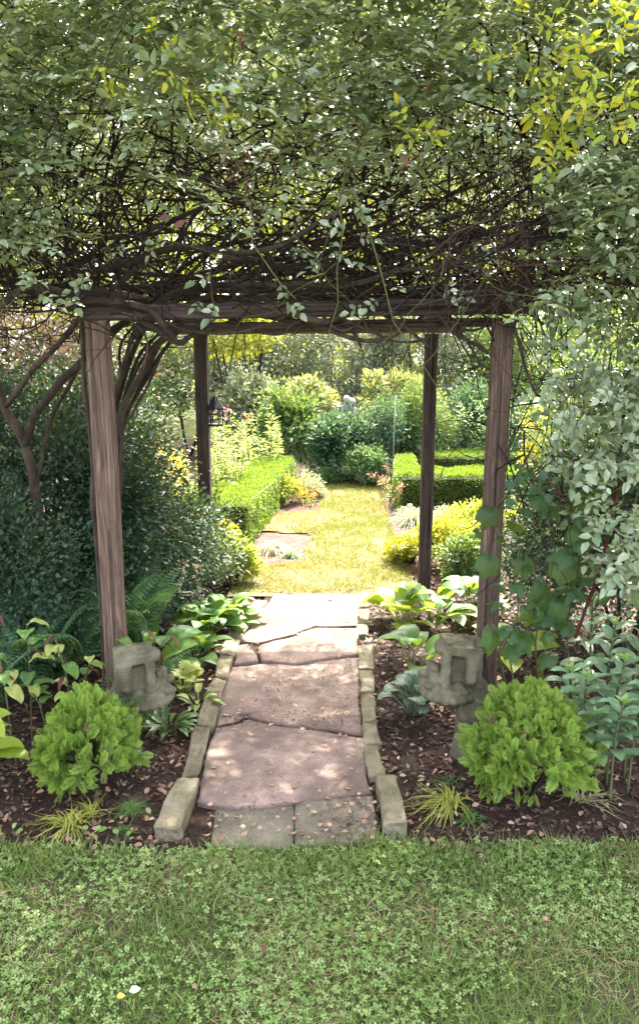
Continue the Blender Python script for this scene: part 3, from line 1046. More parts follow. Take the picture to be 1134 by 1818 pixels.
for pts, r in (([(250, 548), (330, 585), (400, 592), (470, 575), (540, 556)], 0.007), ([(380, 552), (440, 580), (500, 596), (520, 580), (590, 552)], 0.006), ([(590, 556), (650, 585), (700, 606), (760, 596), (800, 560)], 0.007),
              ([(480, 550), (530, 578), (548, 592)], 0.010), ([(700, 552), (725, 590), (712, 640)], 0.004), ([(660, 550), (690, 582), (690, 690)], 0.0025), ([(640, 560), (650, 590), (660, 560)], 0.005),
              ([(790, 560), (835, 590), (872, 575)], 0.006), ([(800, 556), (850, 640), (874, 655)], 0.005), ([(230, 560), (262, 600), (256, 660)], 0.005), ([(420, 560), (436, 600), (428, 650)], 0.003), ([(560, 556), (600, 585), (650, 560)], 0.008)):
    stem_part([at(x, y, 2.98 + 0.03 * math.sin(x)) for x, y in pts], r, r * 0.5, M['stem'], VX, sub=6, sides=6, wob=0.03, lump=0.3)
# limbs inside the thicket
for i in range(26):
    x0 = RNG.uniform(-1.3, 1.0)
    y0 = RNG.uniform(3.05, 4.9)
    z0 = RNG.uniform(1.83, 2.15)
    dx = RNG.uniform(0.25, 0.55) * (1 if RNG.random() < 0.72 else -1)
    dz = RNG.uniform(0.02, 0.22)
    dy = RNG.uniform(-0.2, 0.2)
    pts = [np.array((x0 + dx * t, y0 + dy * t, z0 + dz * t + RNG.uniform(-0.06, 0.06))) for t in range(4)]
    r = RNG.uniform(0.007, 0.021)
    stem_part(pts, r, r * 0.5, M['stem'], VX, sub=5, sides=6, wob=0.06)

# twigs
def twig_set(n, lo, hi, lmin, lmax, rmin, rmax, zdamp=0.5, k=8, zpow=1.0, curl=1.3, floor=None):
    S = RNG.random((n, 3))
    S[:, 2] = S[:, 2] ** zpow
    S = np.array(lo) + S * (np.array(hi) - np.array(lo))
    D = unit(RNG.normal(size=(n, 3)) * [1, 0.8, zdamp])
    C = RNG.normal(size=(n, 3)) * curl * [1, 1, 0.8]
    Ln = RNG.uniform(lmin, lmax, n)
    t = np.linspace(0, 1, k)
    P = S[:, None] + Ln[:, None, None] * (D[:, None] * t[None, :, None] + 0.5 * C[:, None] * 0.45 * (t ** 2)[None, :, None])
    P += (np.stack([vnoise(P, 9, s) for s in (11, 12, 13)], -1) - 0.5) * 0.07
    if floor is not None:      # twigs lie on the roof timbers: what would hang lower bends up again
        f = floor + 0.05 * vnoise(P, 7, 14)
        P[..., 2] = np.where(P[..., 2] < f, 2 * f - P[..., 2], P[..., 2])
    r = RNG.uniform(rmin, rmax, n)[:, None] * (1 - 0.65 * t)[None]
    return P, r


g = Geo()
P, r = twig_set(130, (-1.6, 3.05, 1.80), (1.5, 4.9, 2.05), 0.4, 1.2, 0.003, 0.010, 0.8, curl=0.7, floor=1.79)
g.tubes(P, r, 5)
P, r = twig_set(820, (-2.0, 2.85, 1.80), (2.0, 5.2, 2.75), 0.4, 1.3, 0.002, 0.008, 0.95, zpow=1.0, curl=0.8, floor=1.78)
g.tubes(P, r, 4)
P, r = twig_set(520, (-1.7, 2.78, 1.85), (1.5, 3.1, 2.5), 0.2, 0.7, 0.0014, 0.0038, 0.8, floor=1.76)
g.tubes(P, r, 4)
P, r = twig_set(260, (-2.0, 2.8, 1.62), (-0.85, 3.8, 2.1), 0.2, 0.7, 0.0012, 0.004, 1.0, floor=1.58)
g.tubes(P, r, 4)
P, r = twig_set(330, (0.76, 2.7, 0.95), (1.9, 3.35, 2.1), 0.2, 0.7, 0.0014, 0.0042, 1.4)
g.tubes(P, r, 4)
P, r = twig_set(90, (-0.95, 2.86, 1.70), (0.8, 2.93, 1.86), 0.15, 0.5, 0.0015, 0.0045, 0.5, curl=0.9)
g.tubes(P, r, 4)
part('twigs', g.mesh('twigs', M['twig']), VX, kind='stuff')
g = Geo()
P, r = twig_set(170, (0.42, 2.62, 1.72), (0.85, 2.95, 2.0), 0.12, 0.45, 0.0016, 0.004, 1.3)
g.tubes(P, r, 4)
part('dead_twigs', g.mesh('dead_twigs', bark_mat('dead_twig', (0.05, 0.03, 0.027), (0.11, 0.068, 0.06), 40)), VX, kind='stuff')
g = Geo()
P, r = twig_set(60, (-1.5, 2.55, 1.9), (1.6, 2.85, 2.75), 0.3, 0.9, 0.0018, 0.0035, 0.9)
g.tubes(P, r, 5)
part('green_twigs', g.mesh('green_twigs', M['greentwig']), VX, kind='stuff')


def compound(P, D, Nn, size, pairs=2):
    """pinnate leaves: positions, tip directions, normals, lengths of the leaflets"""
    R = frames(D, Nn)
    side, dr, nn = R[..., 0], R[..., 1], R[..., 2]
    pos, dd, nr, ss = [], [], [], []
    n = len(P)
    for k in range(pairs):
        f = 0.35 + 0.55 * k
        for sg in (-1, 1):
            pos.append(P + dr * (size * f)[:, None])
            dd.append(unit(dr * 0.45 + side * sg + RNG.normal(size=(n, 3)) * 0.18))
            nr.append(unit(nn + RNG.normal(size=(n, 3)) * 0.28))
            ss.append(size * RNG.uniform(0.75, 1.0, n) * (0.8 + 0.2 * k))
    pos.append(P + dr * (size * (0.45 + 0.55 * pairs))[:, None])
    dd.append(unit(dr + RNG.normal(size=(n, 3)) * 0.18))
    nr.append(unit(nn + RNG.normal(size=(n, 3)) * 0.2))
    ss.append(size * RNG.uniform(0.95, 1.2, n))
    return np.concatenate(pos), np.concatenate(dd), np.concatenate(nr), np.concatenate(ss)


def front_cover(x, z):
    c = np.interp(z, [1.85, 1.98, 2.1, 2.25, 2.4, 2.7], [0.05, 0.12, 0.3, 0.6, 0.95, 1.0])
    lft = np.interp(x, [-1.0, -0.7], [1, 0]) * np.interp(z, [1.78, 1.95, 2.1], [0.1, 0.65, 0.9])
    rgt = np.interp(x, [0.62, 0.85], [0, 1])
    return np.clip(np.maximum(np.maximum(c, lft), rgt), 0, 1)


n = 15000
X = RNG.uniform(-2.1, 2.1, n)
Z = RNG.uniform(1.72, 2.95, n)
P = np.stack([X, np.zeros(n), Z], -1)
P[:, 1] = 2.62 - 0.34 * (vnoise(P, 2.3, 101) - 0.3) + RNG.random(n) ** 1.5 * 0.42 + 0.2 * np.clip(2.2 - Z, 0, 1) - 0.08 * np.clip(Z - 2.2, 0, 1)
patch = vnoise(P, 5.0, 102) * 0.65 + vnoise(P, 12, 103) * 0.35
P = P[patch * 1.0 < front_cover(X, Z) * 0.82 + 0.0 * X]
P = P[RNG.random(len(P)) < 0.3]
n = len(P)
D = unit(RNG.normal(size=(n, 3)) * [1.0, 0.6, 0.5] + [0, -0.9, -0.15])
N0 = unit(RNG.normal(size=(n, 3)) * 0.38 + [0, -0.6, 1.0])
LP, LD, LN, LS = compound(P, D, N0, RNG.uniform(0.031, 0.05, n))
# flat sprays: leaves set alternately along arching shoots
n = 900
X = RNG.uniform(-1.9, 1.6, n)
Z = RNG.uniform(1.86, 2.9, n)
S0 = np.stack([X, np.zeros(n), Z], -1)
S0[:, 1] = 2.58 - 0.3 * (vnoise(S0, 2.3, 101) - 0.3) + 0.2 * RNG.random(n) + 0.15 * np.clip(2.2 - Z, 0, 1)
S0 = S0[(vnoise(S0, 5.0, 102) * 0.65 + vnoise(S0, 12, 103) * 0.35 < front_cover(S0[:, 0], S0[:, 2]) * 0.7)]
n = len(S0)
sd_ = unit(RNG.normal(size=(n, 3)) * [1.0, 0.35, 0.3] + [0, -0.55, 0.1])
ln_ = RNG.uniform(0.18, 0.42, n)
kk = 7
tt = np.linspace(0, 1, kk)
SPth = S0[:, None] + sd_[:, None] * (ln_[:, None] * tt[None])[..., None]
SPth[..., 2] -= (ln_ * RNG.uniform(0.1, 0.55, n))[:, None] * (tt ** 2)[None]
SHOOTS = (SPth, np.repeat((0.0022 * (1 - 0.7 * tt))[None], n, 0))
lat = unit(np.cross(sd_, [0, 0, 1.0]))
nb = unit(np.cross(lat, sd_) + [0, -0.35, 0.35])
for j in range(1, kk):
    dj = unit(lat * (1 if j % 2 else -1) + sd_ * (0.6 if j < kk - 1 else 3.0) + RNG.normal(size=(n, 3)) * 0.15 + [0, -0.15, -0.2])
    a_ = compound(SPth[:, j], dj, unit(nb + RNG.normal(size=(n, 3)) * 0.2), RNG.uniform(0.035, 0.056, n) * (1.1 - 0.3 * tt[j]))
    LP, LD, LN, LS = [np.concatenate([u, w]) for u, w in zip((LP, LD, LN, LS), a_)]
n = 46
P = np.stack([RNG.uniform(-0.95, 0.75, n), RNG.uniform(2.72, 2.88, n), RNG.uniform(1.74, 2.12, n)], -1)
a_ = compound(P, unit(RNG.normal(size=(n, 3)) * [1, 0.4, 0.5] + [0, -0.4, -0.5]), unit(RNG.normal(size=(n, 3)) * 0.4 + [0, -0.7, 0.8]), RNG.uniform(0.03, 0.045, n))
LP, LD, LN, LS = [np.concatenate([u, w]) for u, w in zip((LP, LD, LN, LS), a_)]
# curtain of leaves on the right
n = 3400
X = 0.74 + RNG.random(n) ** 0.8 * 1.2
Z = RNG.uniform(0.6, 2.2, n)
P = np.stack([X, 2.5 + 0.35 * RNG.random(n) + 0.06 * np.sin(Z * 5), Z], -1)
low = np.interp(X, [0.74, 0.86, 0.98, 1.3], [1.7, 1.2, 0.85, 0.6])
P = P[(Z > low) & (vnoise(P, 4.0, 104) * 0.7 + vnoise(P, 10, 105) * 0.3 > 0.40)]
n = len(P)
D = unit(RNG.normal(size=(n, 3)) * [1.0, 0.6, 0.6] + [-0.1, -0.8, -0.45])
N0 = unit(RNG.normal(size=(n, 3)) * 0.4 + [0, -0.7, 0.9])
a_ = compound(P, D, N0, RNG.uniform(0.032, 0.048, n))
LP, LD, LN, LS = [np.concatenate([u, w]) for u, w in zip((LP, LD, LN, LS), a_)]
# the largest in view stay leaves of their own
qx, qy, dep = project(LP)
score = np.where((qx > 0) & (qx < 1134) & (qy > 0) & (qy < 1010), LS / dep, 0)
order = np.argsort(-score)
own, rest = order[:300], order[300:]
lm = []
for t in (leaf_t(0.56, 0.1, 0.14), leaf_t(0.62, 0.07, 0.2), leaf_t(0.5, 0.13, 0.05)):
    gg = Geo()
    gg.add(t[0], t[1], t[2])
    lm.append(gg.mesh('leaf', M['vine']))
RR = frames(LD, LN)
for i, k in enumerate(own):
    part('leaf', lm[i % 3], VX, mat4(LP[k], RR[k], LS[k]))
g = Geo()
g.tubes(SHOOTS[0], SHOOTS[1], 4)
P, r = twig_set(200, (0.78, 2.5, 0.8), (1.7, 2.85, 2.1), 0.2, 0.55, 0.0013, 0.0028, 1.4)
g.tubes(P, r, 4)
part('leaf_shoots', g.mesh('leaf_shoots', M['greentwig']), VX, kind='stuff')
g = Geo()
g.scatter(LEAF, LP[rest], RR[rest], LS[rest])
part('front_foliage', g.mesh('front_foliage', M['vine']), VX, kind='stuff')
# roof, far side and left flank of the vine
g = Geo()


def shell(n, fx, fy, fz, size, dz=0.3):
    P = np.stack([fx(n), fy(n), np.zeros(n)], -1)
    P[:, 2] = fz(P)
    D = rdirs(len(P))
    N0 = unit(RNG.normal(size=(n, 3)) * 0.45 + [0, 0, 1.0])
    p, d, nn, s = compound(P, D, N0, RNG.uniform(size * 0.8, size * 1.25, n))
    g.scatter(SIMPLE, p, frames(d, nn), s)


shell(13000, lambda n: RNG.uniform(-2.3, 2.3, n), lambda n: RNG.uniform(2.6, 5.45, n), lambda P: 2.66 + 0.3 * vnoise(P, 2.2, 111) + RNG.normal(size=len(P)) * 0.09, 0.05)
shell(2300, lambda n: RNG.uniform(-2.2, 2.2, n), lambda n: 5.3 + 0.15 * RNG.normal(size=n), lambda P: 2.1 + 0.75 * RNG.random(len(P)) ** 0.8, 0.045)
shell(900, lambda n: -1.7 + 0.25 * RNG.normal(size=n), lambda n: RNG.uniform(2.8, 5.2, n), lambda P: RNG.uniform(1.9, 2.8, len(P)), 0.042)
shell(900, lambda n: 1.75 + 0.25 * RNG.normal(size=n), lambda n: RNG.uniform(2.8, 5.2, n), lambda P: RNG.uniform(1.0, 2.8, len(P)), 0.042)
part('roof_foliage', g.mesh('roof_foliage', M['vine']), VX, kind='stuff')


# yellow young shoots; their backlit brightness is also put into the leaf colour
def leafy_shoot(pts, r, parent, mat, n, size, tm, smat, name='shoot', pairs=1, spread=0.9, up=0.6):
    gg = Geo()
    gg.tube(pts, r, r * 0.4, 5, 6)
    st = part(name, gg.mesh(name, smat), parent)
    path_ = smooth_path(pts, 12)
    idx = np.linspace(len(path_) * 0.12, len(path_) - 1, n).astype(int)
    Tn = unit(np.gradient(path_, axis=0))[idx]
    P = path_[idx]
    Dd = unit(Tn * 0.5 + rdirs(n) * spread + [0, -0.35, 0])
    p, d, nn, s = compound(P, Dd, rdirs(n, up) + [0, -0.6, 0], np.full(n, size) * RNG.uniform(0.75, 1.2, n), pairs)
    gg = Geo()
    gg.scatter(tm, p, frames(d, nn), s)
    part('shoot_leaves', gg.mesh('shoot_leaves', mat), st, kind='stuff', world_child=True)


LONG = leaf_t(0.42, 0.08, 0.16)
for pts, n, sz in (
        ([at(258, 40, 2.4), at(285, 90, 2.38), at(318, 145, 2.38), at(372, 178, 2.38), at(402, 215, 2.42)], 9, 0.034),
        ([at(150, 130, 2.4), at(178, 150, 2.38), at(205, 180, 2.4)], 3, 0.032),
        ([at(690, 225, 2.4), at(730, 222, 2.38), at(765, 235, 2.42)], 4, 0.034),
        ([at(830, 60, 2.45), at(880, 90, 2.42), at(935, 130, 2.4), at(985, 190, 2.4), at(1000, 260, 2.42)], 10, 0.036),
        ([at(900, 20, 2.4), at(960, 40, 2.38), at(1010, 80, 2.38), at(1030, 150, 2.38), at(1020, 250, 2.4)], 12, 0.038),
        ([at(1150, 60, 2.3), at(1085, 80, 2.3), at(1050, 130, 2.3), at(1060, 190, 2.32)], 9, 0.04),
        ([at(1160, 130, 2.3), at(1110, 160, 2.3), at(1120, 230, 2.3)], 6, 0.042),
        ([at(1050, -20, 2.3), at(1075, 20, 2.3), at(1130, 30, 2.3)], 6, 0.042),
        ([at(960, 90, 2.42), at(990, 150, 2.4), at(975, 230, 2.42), at(990, 300, 2.45)], 9, 0.034)):
    leafy_shoot(pts, 0.003, VX, M['young'], int(n * 1.3), sz * 1.12, LONG, M['greentwig'], pairs=2)
g = Geo()
c = at(425, 290, 2.5)
P = c + RNG.normal(size=(34, 3)) * [0.03, 0.03, 0.04]
g.scatter(LEAF_N, P, frames(rdirs(34), rdirs(34)), RNG.uniform(0.02, 0.045, 34))
for (px, py) in ((770, 140), (435, 78), (720, 275), (315, 395)):
    c = at(px, py, 2.45)
    P = c + RNG.normal(size=(2, 3)) * 0.012
    g.scatter(LEAF, P, frames(rdirs(2), rdirs(2) + [0, -1, 0]), RNG.uniform(0.03, 0.045, 2))
part('withered_leaves', g.mesh('withered_leaves', M['redleaf']), VX, kind='stuff')

# ------------------------------------------------------------------ plant builders
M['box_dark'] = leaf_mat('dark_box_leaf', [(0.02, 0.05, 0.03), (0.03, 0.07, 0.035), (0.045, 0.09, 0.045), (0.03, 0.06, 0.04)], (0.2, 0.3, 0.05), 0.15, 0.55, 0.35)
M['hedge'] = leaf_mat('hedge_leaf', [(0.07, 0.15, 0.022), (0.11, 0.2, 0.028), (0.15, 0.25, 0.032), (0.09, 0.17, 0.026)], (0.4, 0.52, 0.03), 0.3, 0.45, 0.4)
M['core'] = plain_mat('hedge_dark_core', (0.025, 0.03, 0.015), 0.95)
M['arbor'] = leaf_mat('conifer_spray', [(0.03, 0.08, 0.018), (0.055, 0.125, 0.025), (0.1, 0.2, 0.038), (0.04, 0.1, 0.02)], (0.4, 0.55, 0.07), 0.2, 0.5, 0.35, tipcol=(0.36, 0.5, 0.07), tipamt=0.8)
M['gold'] = leaf_mat('golden_leaf', [(0.2, 0.24, 0.025), (0.3, 0.31, 0.028), (0.38, 0.35, 0.04), (0.15, 0.2, 0.03)], (0.65, 0.62, 0.03), 0.35, 0.5, 0.3)
M['spirea'] = leaf_mat('spirea_leaf', [(0.16, 0.24, 0.04), (0.25, 0.32, 0.05), (0.33, 0.36, 0.06), (0.12, 0.2, 0.04)], (0.6, 0.6, 0.05), 0.35, 0.5, 0.3)
M['perennial'] = leaf_mat('pale_perennial_leaf', [(0.16, 0.24, 0.07), (0.24, 0.32, 0.09), (0.32, 0.36, 0.12), (0.2, 0.28, 0.1)], (0.55, 0.6, 0.1), 0.35, 0.5, 0.35)
M['midgreen'] = leaf_mat('mid_green_leaf', [(0.05, 0.11, 0.03), (0.08, 0.16, 0.045), (0.11, 0.2, 0.06), (0.07, 0.13, 0.05)], (0.35, 0.45, 0.06), 0.3, 0.42, 0.5)
M['greyshrub'] = leaf_mat('grey_green_leaf', [(0.13, 0.16, 0.095), (0.18, 0.21, 0.13), (0.24, 0.26, 0.175), (0.15, 0.18, 0.115)], (0.35, 0.4, 0.1), 0.3, 0.38, 0.6)
M['bluegreen'] = leaf_mat('blue_green_leaf', [(0.03, 0.08, 0.05), (0.05, 0.11, 0.06), (0.07, 0.14, 0.08)], (0.25, 0.4, 0.1), 0.25, 0.4, 0.5)
M['varieg'] = leaf_mat('yellow_variegated_leaf', [(0.12, 0.17, 0.05), (0.3, 0.3, 0.1), (0.4, 0.37, 0.14), (0.16, 0.21, 0.06), (0.08, 0.13, 0.04)], (0.5, 0.5, 0.1), 0.3, 0.45, 0.4)
M['sword'] = leaf_mat('sword_leaf', [(0.08, 0.17, 0.06), (0.12, 0.22, 0.08), (0.16, 0.26, 0.11)], (0.35, 0.5, 0.12), 0.3, 0.4, 0.5)
M['hosta'] = leaf_mat('hosta_leaf', [(0.06, 0.14, 0.04), (0.09, 0.19, 0.05), (0.13, 0.25, 0.055), (0.08, 0.16, 0.05)], (0.45, 0.6, 0.04), 0.35, 0.5, 0.35)
M['hosta_gold'] = leaf_mat('golden_hosta_leaf', [(0.2, 0.32, 0.04), (0.3, 0.4, 0.05), (0.25, 0.36, 0.05)], (0.7, 0.75, 0.05), 0.4, 0.42, 0.45)
M['lime'] = leaf_mat('lime_leaf', [(0.3, 0.36, 0.1), (0.4, 0.44, 0.14), (0.34, 0.4, 0.1)], (0.65, 0.7, 0.12), 0.3, 0.5, 0.4)
M['brunnera'] = leaf_mat('silver_leaf', [(0.14, 0.2, 0.14), (0.2, 0.26, 0.19), (0.1, 0.16, 0.09)], (0.3, 0.4, 0.15), 0.2, 0.5, 0.4, veins=(0.03, 0.08, 0.03))
M['fern'] = leaf_mat('fern_frond', [(0.05, 0.12, 0.05), (0.07, 0.16, 0.065), (0.1, 0.2, 0.08)], (0.25, 0.4, 0.08), 0.3, 0.45, 0.4)
M['sedum'] = leaf_mat('fleshy_leaf', [(0.15, 0.25, 0.13), (0.2, 0.32, 0.17), (0.24, 0.36, 0.2), (0.17, 0.27, 0.16)], (0.3, 0.45, 0.1), 0.15, 0.38, 0.5)
M['sedumtop'] = leaf_mat('fleshy_bud', [(0.24, 0.38, 0.1), (0.28, 0.42, 0.12)], (0.4, 0.55, 0.1), 0.2, 0.4, 0.5)
M['grape'] = leaf_mat('lobed_leaf', [(0.015, 0.045, 0.016), (0.022, 0.065, 0.02), (0.038, 0.095, 0.028), (0.02, 0.055, 0.022)], (0.4, 0.5, 0.04), 0.3, 0.5, 0.35)
M['sedge'] = leaf_mat('golden_sedge', [(0.3, 0.32, 0.06), (0.4, 0.4, 0.09), (0.2, 0.27, 0.05)], (0.6, 0.6, 0.08), 0.3, 0.5, 0.35)
M['sedge_green'] = leaf_mat('green_sedge', [(0.06, 0.14, 0.04), (0.09, 0.19, 0.05), (0.13, 0.2, 0.06)], (0.3, 0.45, 0.08), 0.3, 0.5, 0.35)
M['pale_grass'] = leaf_mat('pale_grass', [(0.3, 0.3, 0.16), (0.4, 0.38, 0.22), (0.24, 0.27, 0.13)], (0.5, 0.5, 0.2), 0.3, 0.5, 0.35)
M['orange'] = leaf_mat('orange_flower', [(0.75, 0.25, 0.03), (0.8, 0.35, 0.04), (0.7, 0.18, 0.05)], (0.9, 0.4, 0.05), 0.35, 0.6, 0.2)
M['yellowfl'] = leaf_mat('yellow_flower', [(0.8, 0.5, 0.03), (0.8, 0.6, 0.05), (0.75, 0.4, 0.03)], (0.9, 0.6, 0.05), 0.35, 0.6, 0.2)
M['pinkfl'] = leaf_mat('pink_flower', [(0.6, 0.18, 0.35), (0.65, 0.25, 0.3), (0.7, 0.2, 0.45)], (0.8, 0.3, 0.5), 0.35, 0.6, 0.2)
M['salmon'] = leaf_mat('salmon_flower', [(0.7, 0.25, 0.16), (0.75, 0.35, 0.25), (0.7, 0.2, 0.2)], (0.9, 0.4, 0.3), 0.35, 0.6, 0.2)
M['copper'] = leaf_mat('coppery_leaf', [(0.07, 0.04, 0.03), (0.1, 0.065, 0.045), (0.06, 0.07, 0.035), (0.16, 0.11, 0.085)], (0.25, 0.18, 0.08), 0.2, 0.4, 0.5)
M['treeleaf'] = leaf_mat('tree_leaf', [(0.09, 0.15, 0.03), (0.14, 0.2, 0.035), (0.2, 0.25, 0.05), (0.11, 0.17, 0.04)], (0.65, 0.65, 0.05), 0.45, 0.45, 0.4)


def cloud(gg, tm, c, r, n, size, clumps=40, fill=0.45, spread=0.2, up=0.5, flat=0.0):
    """leaves in clumps through an ellipsoid, thickest towards its outside"""
    c = np.array(c, float)
    r = np.array(r, float)
    K = unit(RNG.normal(size=(clumps, 3)))
    K[:, 2] = np.where(K[:, 2] < -0.55, -K[:, 2], K[:, 2])
    K = K * (1 - fill * RNG.random(clumps) ** 1.3)[:, None]
    w = RNG.random(clumps) + 0.4
    idx = RNG.choice(clumps, n, p=w / w.sum())
    off = RNG.normal(size=(n, 3)) * spread
    u = K[idx] + off
    P = c + u * r
    P[:, 2] = np.maximum(P[:, 2], 0.02)
    D = unit(unit(u) * 0.7 + unit(off + 1e-6) * 0.6 + RNG.normal(size=(n, 3)) * 0.5)
    Nn = unit(RNG.normal(size=(n, 3)) * 0.45 + unit(u) * 0.5 + [0, 0, up])
    s = size * RNG.uniform(0.5, 1.55, n)
    gg.scatter(tm, P, frames(D, Nn), s, np.clip((w[idx] - 0.4) * 0.5 + RNG.random(n) * 0.5, 0, 0.999))


def shrub(name, label, cat, base, r, zc, n, size, mat, tm=SIMPLE, group=None, stems=3, clumps=40, fill=0.45, spread=0.2, up=0.5, stemr=0.01, stemmat=None):
    base = np.array(base, float)
    t = thing(name, label, cat, (base[0], base[1], 0), group)
    gg = Geo()
    cloud(gg, tm, (base[0], base[1], zc), r, n, size, clumps, fill, spread, up)
    part('foliage', gg.mesh('foliage', mat), t, kind='stuff')
    for i in range(stems):
        a = RNG.uniform(0, 2 * PI)
        e = np.array((math.cos(a) * r[0] * 0.6, math.sin(a) * r[1] * 0.6, zc + r[2] * RNG.uniform(-0.1, 0.5)))
        e[:2] += base[:2]
        b0 = np.array((base[0] + math.cos(a) * 0.02, base[1] + math.sin(a) * 0.02, -0.02))
        stem_part([b0, (b0 + e) / 2 + RNG.normal(size=3) * 0.03 * r[0], e], stemr, stemr * 0.4, stemmat or M['twig'], t, sub=4, sides=5)
    return t


def blade_leaf(L_, W, p=0.0, phi0=60, phi1=-25, fold=0.25, ribs=0, ribamp=0.0, cord=0.0, prof=0.72, nl=11, nw=8, edge=None, wave=0.0, pr=0.0025, name='leaf', mat=None, pw=0.8):
    """a broad leaf on its stalk, growing from the origin towards +y and arching over"""
    s = np.linspace(0, 1, nl)
    ph = np.radians(phi0 * 0.75 + (phi1 - phi0 * 0.75) * s ** 1.1)
    st = np.array((0, p * math.cos(math.radians(phi0)), p * math.sin(math.radians(phi0))))
    ds = L_ / (nl - 1)
    mid = [st]
    for i in range(1, nl):
        mid.append(mid[-1] + ds * np.array((0, math.cos(ph[i]), math.sin(ph[i]))))
    mid = np.array(mid)
    tn = np.stack([np.zeros(nl), np.cos(ph), np.sin(ph)], -1)
    nrm = np.stack([np.zeros(nl), -np.sin(ph), np.cos(ph)], -1)
    w = W / 2 * np.sin(PI * np.clip(s, 0.0, 1) ** prof) ** pw
    if cord:
        w[0] = W * 0.18
        w[1] = max(w[1], W * 0.36)
    t = np.linspace(-1, 1, nw + 1)
    S, T_ = np.meshgrid(s, t, indexing='ij')
    V = mid[:, None] + np.array((1.0, 0, 0))[None, None] * (w[:, None] * T_)[..., None]
    h = fold * np.abs(T_) ** 1.2 * w[:, None] + wave * W * np.sin(S * 9) * T_ ** 2
    if ribs:
        h = h + ribamp * np.cos(T_ * ribs * PI) * np.sin(PI * np.clip(S, 0.02, 0.98))
    V = V + nrm[:, None] * h[..., None]
    if cord:
        V = V - tn[:, None] * (cord * L_ * (np.abs(T_) ** 1.3) * (1 - S) ** 3)[..., None]
    k = nw + 1
    i = np.arange(nl - 1)[:, None] * k + np.arange(nw)[None]
    Q = np.stack([i, i + 1, i + k + 1, i + k], -1).reshape(-1, 4)
    tip = np.zeros(S.shape)
    if edge == 'veins':
        tip = ((np.abs(((T_ * 2.2 - S * 3.2 * np.sign(T_)) % 1.0) - 0.5) > 0.36) | (np.abs(T_) < 0.1)).astype(float)
    elif edge == 'rim':
        tip = (np.abs(T_) > 0.7).astype(float)
    gg = Geo()
    gg.add(V.reshape(-1, 3), Q, tip=tip.ravel())
    if p > 0:
        gg.tubes(np.array([[(0, 0, 0), st * 0.5 + (0, -0.06 * p, 0.03 * p), st]]), np.array([[pr * 1.4, pr, pr * 0.8]]), 5)
    return gg.mesh(name, mat)


def place_leaf(me, parent, pos, yaw, scale=1.0, tilt=0.0, roll=0.0, name='leaf', world_child=False):
    Mx = Matrix.Translation(Vector(pos)) @ Matrix.Rotation(yaw - PI / 2, 4, 'Z') @ Matrix.Rotation(tilt, 4, 'X') @ Matrix.Rotation(roll, 4, 'Y') @ Matrix.Scale(scale, 4)
    return part(name, me, parent, Mx, world_child=world_child)


def rosette(name, label, cat, base, meshes, n, smin, smax, group=None, r0=0.02, tilt=0.25, yaw0=None, yaw1=None):
    t = thing(name, label, cat, (base[0], base[1], base[2] if len(base) > 2 else 0), group)
    for i in range(n):
        yaw = (i * 2.39996 + RNG.uniform(-0.3, 0.3)) if yaw0 is None else RNG.uniform(yaw0, yaw1)
        f = i / max(1, n - 1)
        place_leaf(meshes[i % len(meshes)], t, (base[0] + math.cos(yaw) * r0, base[1] + math.sin(yaw) * r0, base[2] if len(base) > 2 else 0.0), yaw,
                   smin + (smax - smin) * RNG.random(), (f - 0.5) * tilt * 2 + RNG.uniform(-0.12, 0.12), RNG.uniform(-0.25, 0.25))
    return t


def hosta_set(mat, L_=0.16, W=0.11, p=0.14, ribs=9, amp=0.0022, **kw):
    return [blade_leaf(L_, W, p, 62, -20, 0.22, ribs, amp, 0.12, mat=mat, **kw), blade_leaf(L_ * 0.9, W * 0.95, p * 1.15, 72, -45, 0.18, ribs, amp, 0.14, mat=mat, wave=0.03, **kw),
            blade_leaf(L_ * 1.1, W, p * 0.8, 45, -15, 0.28, ribs, amp, 0.1, mat=mat, wave=0.02, **kw)]


# ------------------------------------------------------------------ the two globe conifers
def spray_t(seed):
    r = np.random.default_rng(seed)
    V, T, K = [], [], []

    def rib(a, d, ln, w, lift, k0, k1):
        a = np.array(a, float)
        d = np.array(d, float) / np.linalg.norm(d)
        s = np.array((d[1], -d[0], 0)) * w
        m = a + d * ln * 0.55
        e = a + d * ln
        i = len(V)
        V.extend([a - s * 0.6, a + s * 0.6, m + s + (0, 0, lift), m - s + (0, 0, lift), e])
        T.extend([(i, i + 1, i + 2), (i, i + 2, i + 3), (i + 3, i + 2, i + 4)])
        K.extend([k0, k0, (k0 + k1) / 2, (k0 + k1) / 2, k1])

    rib((0, 0, 0), (0, 1, 0), 1.0, 0.014, 0.02, 0, 1)
    for j in range(9):
        f = 0.12 + 0.095 * j
        for sg in (-1, 1):
            ang = math.radians(42 + 10 * r.random())
            d = np.array((sg * math.sin(ang), math.cos(ang), 0))
            ln = (0.42 - 0.3 * abs(f - 0.42)) * (0.75 + 0.4 * r.random()) * (1.15 - 0.55 * f)
            a = np.array((0, f, 0))
            rib(a, d, ln, 0.0165, 0.02 * r.normal(), f * 0.5, 0.5 + f * 0.5)
            for q in range(3):
                g_ = 0.3 + 0.24 * q
                for s2 in (-1, 1):
                    an2 = math.atan2(d[0], d[1]) + s2 * math.radians(38)
                    d2 = np.array((math.sin(an2), math.cos(an2), 0))
                    rib(a + d * ln * g_, d2, ln * 0.36 * (1.1 - 0.4 * g_), 0.015, 0.02 * r.normal(), 0.3 + 0.4 * f, 0.7 + 0.3 * f)
    V = np.array(V)
    V[:, 2] += -0.25 * V[:, 0] ** 2 - 0.1 * V[:, 1] ** 2
    return tmpl(V, (), T, K)


SPR = [spray_t(3), spray_t(8)]


